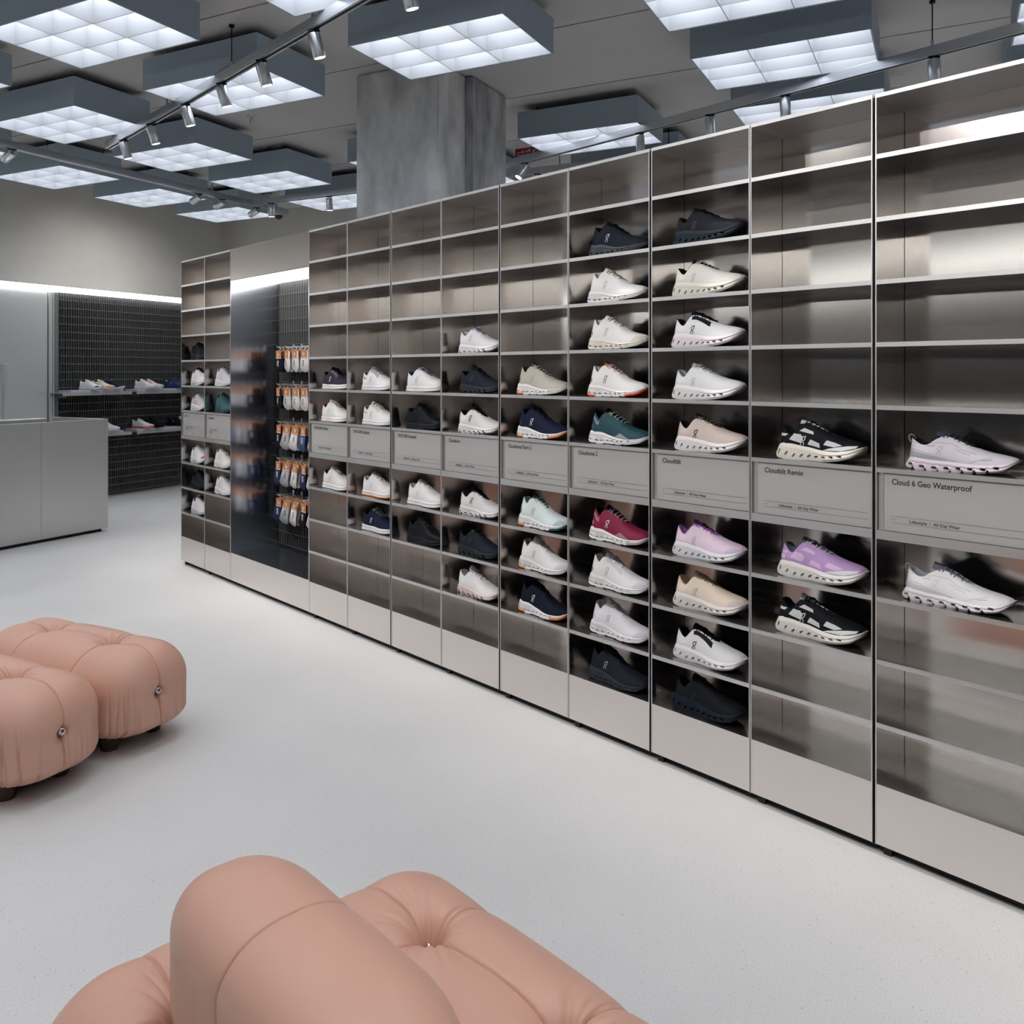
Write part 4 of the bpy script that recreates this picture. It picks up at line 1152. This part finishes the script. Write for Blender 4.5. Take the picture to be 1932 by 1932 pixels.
for i, p in enumerate((511, 621)):
    r = (p - CX) / F_PX; Y = a4 / (G1[0] * r + G1[1]); q = np.array([r * Y, Y])
    spot_head('spotlight on the branch track, %s from its left end' % ORD[i], q, (.05, .1, -1), 8)
# thin track behind, seen over the shelving
p0 = ray_at_z(962, 328, zmid); a5 = float(p0 @ G1)
rail('far thin lighting track seen just above the shoe wall', p0, p0 - G2 * 1.9, [.5, 1.5], hw=.012)
spot_head('small spotlight on the far thin track above the shoe wall', p0 - G2 * .28, (.2, .1, -1), 5)

# security camera and sprinkler
pcm = ray_at_z(526, 405, 3.26)
sc = thing('security_camera', 'white dome security camera under the ceiling by the left track', 'camera', (pcm[0], pcm[1], 3.26), 0)
part('mount', MB().tube([(0, 0, .03), (0, 0, CEIL - 3.26)], .012, 10), WHITE_PL, sc)
part('housing', MB().tube([(0, 0, .04), (0, 0, .035), (0, 0, -.01)], [.04, .055, .055], 18).mesh('housing', 40), WHITE_PL, sc)
part('dome', MB().tube([(0, 0, -.01 - .045 * math.sin(a)) for a in np.linspace(0, 1.5, 7)], [.046 * math.cos(a) for a in np.linspace(0, 1.5, 7)], 18).mesh('dome', True), plain('dome_black', (.01, .01, .012), .08), sc)
ps = ray_at_z(475, 219, CEIL)
sp = thing('sprinkler', 'small ceiling sprinkler between the light boxes', 'sprinkler', (ps[0], ps[1], CEIL), 0)
part('escutcheon', MB().tube([(0, 0, 0), (0, 0, -.006), (0, 0, -.010)], [.040, .038, .02], 18), ALU, sp)
part('body', MB().tube([(0, 0, -.010), (0, 0, -.030)], .010, 10), ALU, sp)
part('frame_arms', MB().tube([(-.012, 0, -.03), (-.014, 0, -.045), (0, 0, -.062)], .003, 6).tube([(.012, 0, -.03), (.014, 0, -.045), (0, 0, -.062)], .003, 6), ALU, sp)
part('deflector', MB().tube([(0, 0, -.062), (0, 0, -.065)], .016, 12), ALU, sp)

# red valve sign hanging from the ceiling
pz = np.array([(972 - CX) / F_PX * 7.9, 7.9])
rs = thing('valve_sign', 'red hanging sign with white lettering beside the concrete column', 'sign', (pz[0], pz[1], 3.418), math.atan2(-G2[1], -G2[0]))
SWD, SHT = .34, .108
part('sign_board', MB().obox(0, SWD, -.002, .002, 0, SHT, .0008), RED, rs)
part('border', MB().box(0, SWD, -.0032, -.0022, 0, .003).box(0, SWD, -.0032, -.0022, SHT - .003, SHT).box(0, .003, -.0032, -.0022, .003, SHT - .003).box(SWD - .003, SWD, -.0032, -.0022, .003, SHT - .003), SIGNWHITE, rs)
part('lettering', text_mesh('ZONE CONTROL VALVE', .045, .30, .0008), SIGNWHITE, rs, loc=(.02, -.0026, .018))
arab = MB()
def stroke(path, w=.006):
    p = [Vector((a[0], 0, a[1])) for a in path]
    for i in range(len(p) - 1):
        d = (p[i + 1] - p[i]).normalized(); nn = Vector((-d.z, 0, d.x)) * w / 2; ex = d * w * .3
        arab.add([p[i] + nn - ex, p[i + 1] + nn + ex, p[i + 1] - nn + ex, p[i] - nn - ex], [(0, 1, 2, 3)])
# handwritten forms of the Arabic words for "control valve", read right to left
stroke([(.020, .058), (.024, .066), (.034, .070), (.040, .064), (.048, .066)]); stroke([(.048, .066), (.070, .066)])
stroke([(.070, .066), (.078, .074), (.070, .079), (.084, .082)]); stroke([(.076, .066), (.100, .066)])
stroke([(.100, .066), (.104, .072), (.114, .073), (.120, .066), (.130, .066), (.134, .072)]); stroke([(.128, .079), (.131, .079)]); stroke([(.135, .081), (.138, .081)])
stroke([(.145, .066), (.145, .088)]); stroke([(.154, .066), (.154, .088)])
stroke([(.180, .066), (.205, .066), (.212, .074), (.204, .078), (.200, .070)]); stroke([(.222, .064), (.232, .064), (.238, .074)]); stroke([(.225, .057), (.228, .057)])
stroke([(.246, .066), (.262, .066), (.268, .076)]); stroke([(.276, .066), (.276, .086)]); stroke([(.288, .064), (.300, .066), (.306, .076)]); stroke([(.294, .084), (.297, .084)])
part('arabic_lettering', arab.mesh('arabic_lettering', fix=False), SIGNWHITE, rs, loc=(0, -.0026, 0))
for x in (.02, SWD - .02):
    part('wire', MB().tube([(x, 0, SHT), (x, 0, CEIL - 3.418)], .0015, 5), BLACK, rs)

# ------------------------------------------------------------------ leather modules
def grid_box(a, b, c, seg):
    """surface grid of a box, merged, as (verts, quads)"""
    nx, ny, nz = max(2, int(2 * a / seg)), max(2, int(2 * b / seg)), max(2, int(2 * c / seg))
    key = {}; V = []; Q = []
    def vid(i, j, k):
        kk = (i, j, k)
        if kk not in key:
            key[kk] = len(V); V.append((-a + 2 * a * i / nx, -b + 2 * b * j / ny, -c + 2 * c * k / nz))
        return key[kk]
    for i in range(nx):
        for j in range(ny):
            Q.append((vid(i, j, nz), vid(i + 1, j, nz), vid(i + 1, j + 1, nz), vid(i, j + 1, nz)))
            Q.append((vid(i, j, 0), vid(i, j + 1, 0), vid(i + 1, j + 1, 0), vid(i + 1, j, 0)))
    for i in range(nx):
        for k in range(nz):
            Q.append((vid(i, 0, k), vid(i + 1, 0, k), vid(i + 1, 0, k + 1), vid(i, 0, k + 1)))
            Q.append((vid(i, ny, k), vid(i, ny, k + 1), vid(i + 1, ny, k + 1), vid(i + 1, ny, k)))
    for j in range(ny):
        for k in range(nz):
            Q.append((vid(0, j, k), vid(0, j, k + 1), vid(0, j + 1, k + 1), vid(0, j + 1, k)))
            Q.append((vid(nx, j, k), vid(nx, j + 1, k), vid(nx, j + 1, k + 1), vid(nx, j, k + 1)))
    return np.array(V), Q

def cluster(v, half, spots, boost=5.0, w=.022):
    """move uniformly spread coordinates closer together near the given positions"""
    g = np.linspace(-half, half, 4001); rho = np.ones_like(g)
    for p in spots: rho += boost * np.exp(-((g - p) / w)**2)
    cum = np.concatenate([[0], np.cumsum((rho[1:] + rho[:-1]) / 2)]); cum = cum / cum[-1] * 2 * half - half
    return np.interp(v, cum, g)

def rounded(V, a, b, c, r, rb=None):
    d = np.array([a, b, c]); rr = np.minimum(np.tile(np.asarray(r, float), (len(V), 1)), d * .995)
    if rb is not None: rr[:, 2] = np.where(V[:, 2] > 0, rr[:, 2], rb)
    core = np.clip(V, -(d - rr), d - rr); q = (V - core) / rr
    n = np.linalg.norm(q, axis=1, keepdims=True); n[n == 0] = 1
    q = q / n
    return core + q * rr, q / np.linalg.norm(q * 1.0, axis=1, keepdims=True)

TX = .183; SA, SC = .475, .166; Z0 = .050
def seat_mesh(seed, wr=1.0):
    rg = np.random.default_rng(seed)
    a, b, c = SA, .206, SC
    V, Q = grid_box(a, b, c, .0042)
    V[:, 0] = cluster(V[:, 0], a, (-TX, TX)); V[:, 1] = cluster(V[:, 1], b, (0,))
    P, N = rounded(V, a, b, c, np.array([.155, .165, .150]), .065)
    x, y, z = P[:, 0], P[:, 1], P[:, 2]
    top = np.clip((z + .02) / .08, 0, 1)                       # 1 on the upper half
    disp = np.zeros(len(P))
    # overall puff
    disp += .012 * np.cos(np.clip(x / a, -1, 1) * math.pi / 2) * np.cos(np.clip(y / b, -1, 1) * math.pi / 2) * (z > 0)
    wob = .003 * np.sin(x * 19 + seed)
    dl = np.abs(y + wob)                                        # lengthwise crease (top and end faces)
    ends = np.clip((np.abs(x) - a + .09) / .06, 0, 1)
    ml = np.maximum(top, ends * (z > -.12))
    rt = np.minimum(np.hypot(x - TX, y), np.hypot(x + TX, y)) + 10 * (z < 0)
    zb = -.005
    re = np.minimum(np.hypot(y, z - zb) + 10 * (np.abs(x) < a - .12), 9)
    prox = np.maximum(np.exp(-rt / .08), .6 * np.exp(-re / .045))
    disp -= ml * ((.003 + .024 * prox) * np.exp(-dl / .035) + (.006 + .006 * prox) * np.exp(-dl / .0026))
    for sx in (-1, 1):
        dt = np.abs(x - sx * TX + .005 * np.sin(y * 23 + sx))
        mt = np.clip((z + .10) / .1, 0, 1)
        pr = np.exp(-np.hypot(np.hypot(x - sx * TX, y), np.minimum(0, z - .1)) / .08)
        disp -= mt * ((.003 + .024 * pr) * np.exp(-dt / .032) + (.006 + .006 * pr) * np.exp(-dt / .0026))
        r_ = np.hypot(x - sx * TX, y)
        disp -= (z > 0) * (.036 * np.exp(-(r_ / .030)**2) + .012 * np.exp(-r_ / .05))
        ph_ = np.arctan2(y, x - sx * TX)
        for k in range(13):
            f0 = rg.uniform(-math.pi, math.pi); ln = rg.uniform(.05, .10); dp = rg.uniform(.003, .007) * wr
            df = np.abs((ph_ - f0 + math.pi) % (2 * math.pi) - math.pi)
            disp -= (z > 0) * dp * np.exp(-(df * (r_ + .01) / .0042)**2) * np.exp(-((r_ - .045) / ln)**2)
    # end face buttons
    rb_ = np.hypot(y, z - zb)
    disp -= ends * (.020 * np.exp(-(rb_ / .022)**2) + .010 * np.exp(-rb_ / .04))
    # gathers near the lower corners and the underside of the end faces
    per = np.arctan2(y * 1.9, x)
    low = np.clip((-z + .075) / .12, 0, 1)
    low = low * np.clip((np.hypot(x, y * 1.9) - .15) / .1, 0, 1)
    for k in range(58):
        cx_ = rg.choice([-1, 1]) * a; base = math.atan2(rg.choice([-1, 1]) * .17 * 1.9, cx_)
        f0 = base + rg.normal(0, .16) if k < 34 else rg.uniform(-math.pi, math.pi)
        dp = rg.uniform(.003, .011) * wr; tl = rg.uniform(-.25, .25)
        df = np.abs((per - f0 - tl * (z + .1) * 1.4 + math.pi) % (2 * math.pi) - math.pi)
        disp -= low * dp * np.exp(-(df * np.hypot(x, y * 1.9) / .0048)**2)
    for sx in (-1, 1):                                         # pleats below the end buttons
        for k in range(5):
            y0 = rg.uniform(-.03, .03)
            dd = np.abs(y - y0 * np.clip((zb - z) / .12, 0, 1))
            disp -= (x * sx > a - .1) * np.clip((zb - z) / .04, 0, 1) * .003 * np.exp(-(dd / .004)**2)
    P = P + N * disp[:, None]
    me = bpy.data.meshes.new('cushion'); me.from_pydata(P.tolist(), [], Q)
    me.polygons.foreach_set('use_smooth', [True] * len(me.polygons)); me.materials.append(LEATHER)
    return me
ZC = Z0 + SC
def ring_mesh(): 
    return MB().tube([(.0105 * math.cos(t), 0, .0105 * math.sin(t)) for t in np.linspace(0, 2 * math.pi, 17)[:-1]], .0034, 8, closed=True).mesh('ring', True)
RINGM = ring_mesh(); STUDM = MB().tube([(0, 0, -.004), (0, 0, 0), (0, 0, .004)], [.003, .0055, .003], 10).mesh('stud', True)
LEGM = MB().tube([(0, 0, 0), (0, 0, .006), (0, 0, .075)], [.030, .032, .036], 18).mesh('leg', 50)
SEATM = [seat_mesh(3), seat_mesh(11)]
def seat_module(name, label, cat, center, rot, k):
    t = thing(name, label, cat, (center[0], center[1], 0), rot, 'salmon leather tufted seating')
    part('cushion', SEATM[k], LEATHER, t, loc=(0, 0, ZC))
    part('shadow_board', MB().obox(-SA + .13, SA - .13, -.10, .10, Z0 - .004, Z0 + .02, .002), BLACK, t)  # black board added under the seat to deepen the shadow there
    for sx in (-1, 1):
        for sy in (-1, 1):
            part('leg', LEGM, WOOD, t, loc=(sx * .30, sy * .10, 0))
    for sx in (-1, 1):
        rg_ = part('button_ring', RINGM, CHROME, t, loc=(sx * (SA - .021), 0, ZC + .003), rotz=math.pi / 2)
        part('button_stud', STUDM, CHROME, t, loc=(sx * (SA - .026), 0, ZC - .004))
        rr = part('button_ring', RINGM, CHROME, t, loc=(sx * TX, 0, ZC + SC - .050), rotz=.4 * sx)
    return t
# the left pair lies across the g frame: length along g2
seat_module('ottoman', 'salmon tufted leather ottoman at the left, the far one of the pair', 'ottoman', g2w(2.340, 3.19), ROT_G + math.pi / 2, 0)
seat_module('ottoman', 'salmon tufted leather ottoman at the left frame edge, the near one of the pair', 'ottoman', g2w(1.922, 3.175), ROT_G + math.pi / 2, 1)
def em(e_, m_): p = e_ * E + m_ * M; return (p[0], p[1])
seat_module('sofa_module', 'salmon tufted leather seat in the foreground, on the shelf side of the backrest', 'sofa seat', em(-1.15, 1.012), ROT_E, 0)
seat_module('sofa_module', 'salmon leather seat in the foreground, left of and behind the backrest', 'sofa seat', em(-1.255, .580), ROT_E, 1)
def back_mesh():
    a, b, c = .326, .119, .130
    V, Q = grid_box(a, b, c, .0045); V[:, 0] = cluster(V[:, 0], a, (-.035,), 8.0)
    P, N = rounded(V, a, b, c, np.array([.167, .105, .085]), .07)
    x, y, z = P[:, 0], P[:, 1], P[:, 2]
    disp = .006 * np.cos(np.clip(x / a, -1, 1) * math.pi / 2)
    rg = np.random.default_rng(5)
    for x0 in (-.035,):
        d = np.abs(x - x0 + .004 * np.sin(z * 20))
        disp -= .004 * np.exp(-d / .03) + .0055 * np.exp(-d / .0020)
    low = np.clip((-z + .05) / .15, 0, 1) * np.clip((np.hypot(x, y * 2.2) - .12) / .08, 0, 1)
    for k in range(40):
        f0 = rg.uniform(-math.pi, math.pi); per = np.arctan2(y * 2.2, x); df = np.abs((per - f0 - rg.uniform(-.2, .2) * z + math.pi) % (2 * math.pi) - math.pi)
        disp -= low * rg.uniform(.001, .004) * np.exp(-(df * np.hypot(x, y * 2.2) / .007)**2)
    P = P + N * disp[:, None]
    me = bpy.data.meshes.new('backrest_cushion'); me.from_pydata(P.tolist(), [], Q)
    me.polygons.foreach_set('use_smooth', [True] * len(me.polygons)); me.materials.append(LEATHER); return me
bk = thing('bolster_cushion', 'rounded salmon leather backrest bolster in the foreground', 'cushion', (*em(-1.155, .642), .368), ROT_E)
part('cushion', back_mesh(), LEATHER, bk, loc=(0, 0, .130))
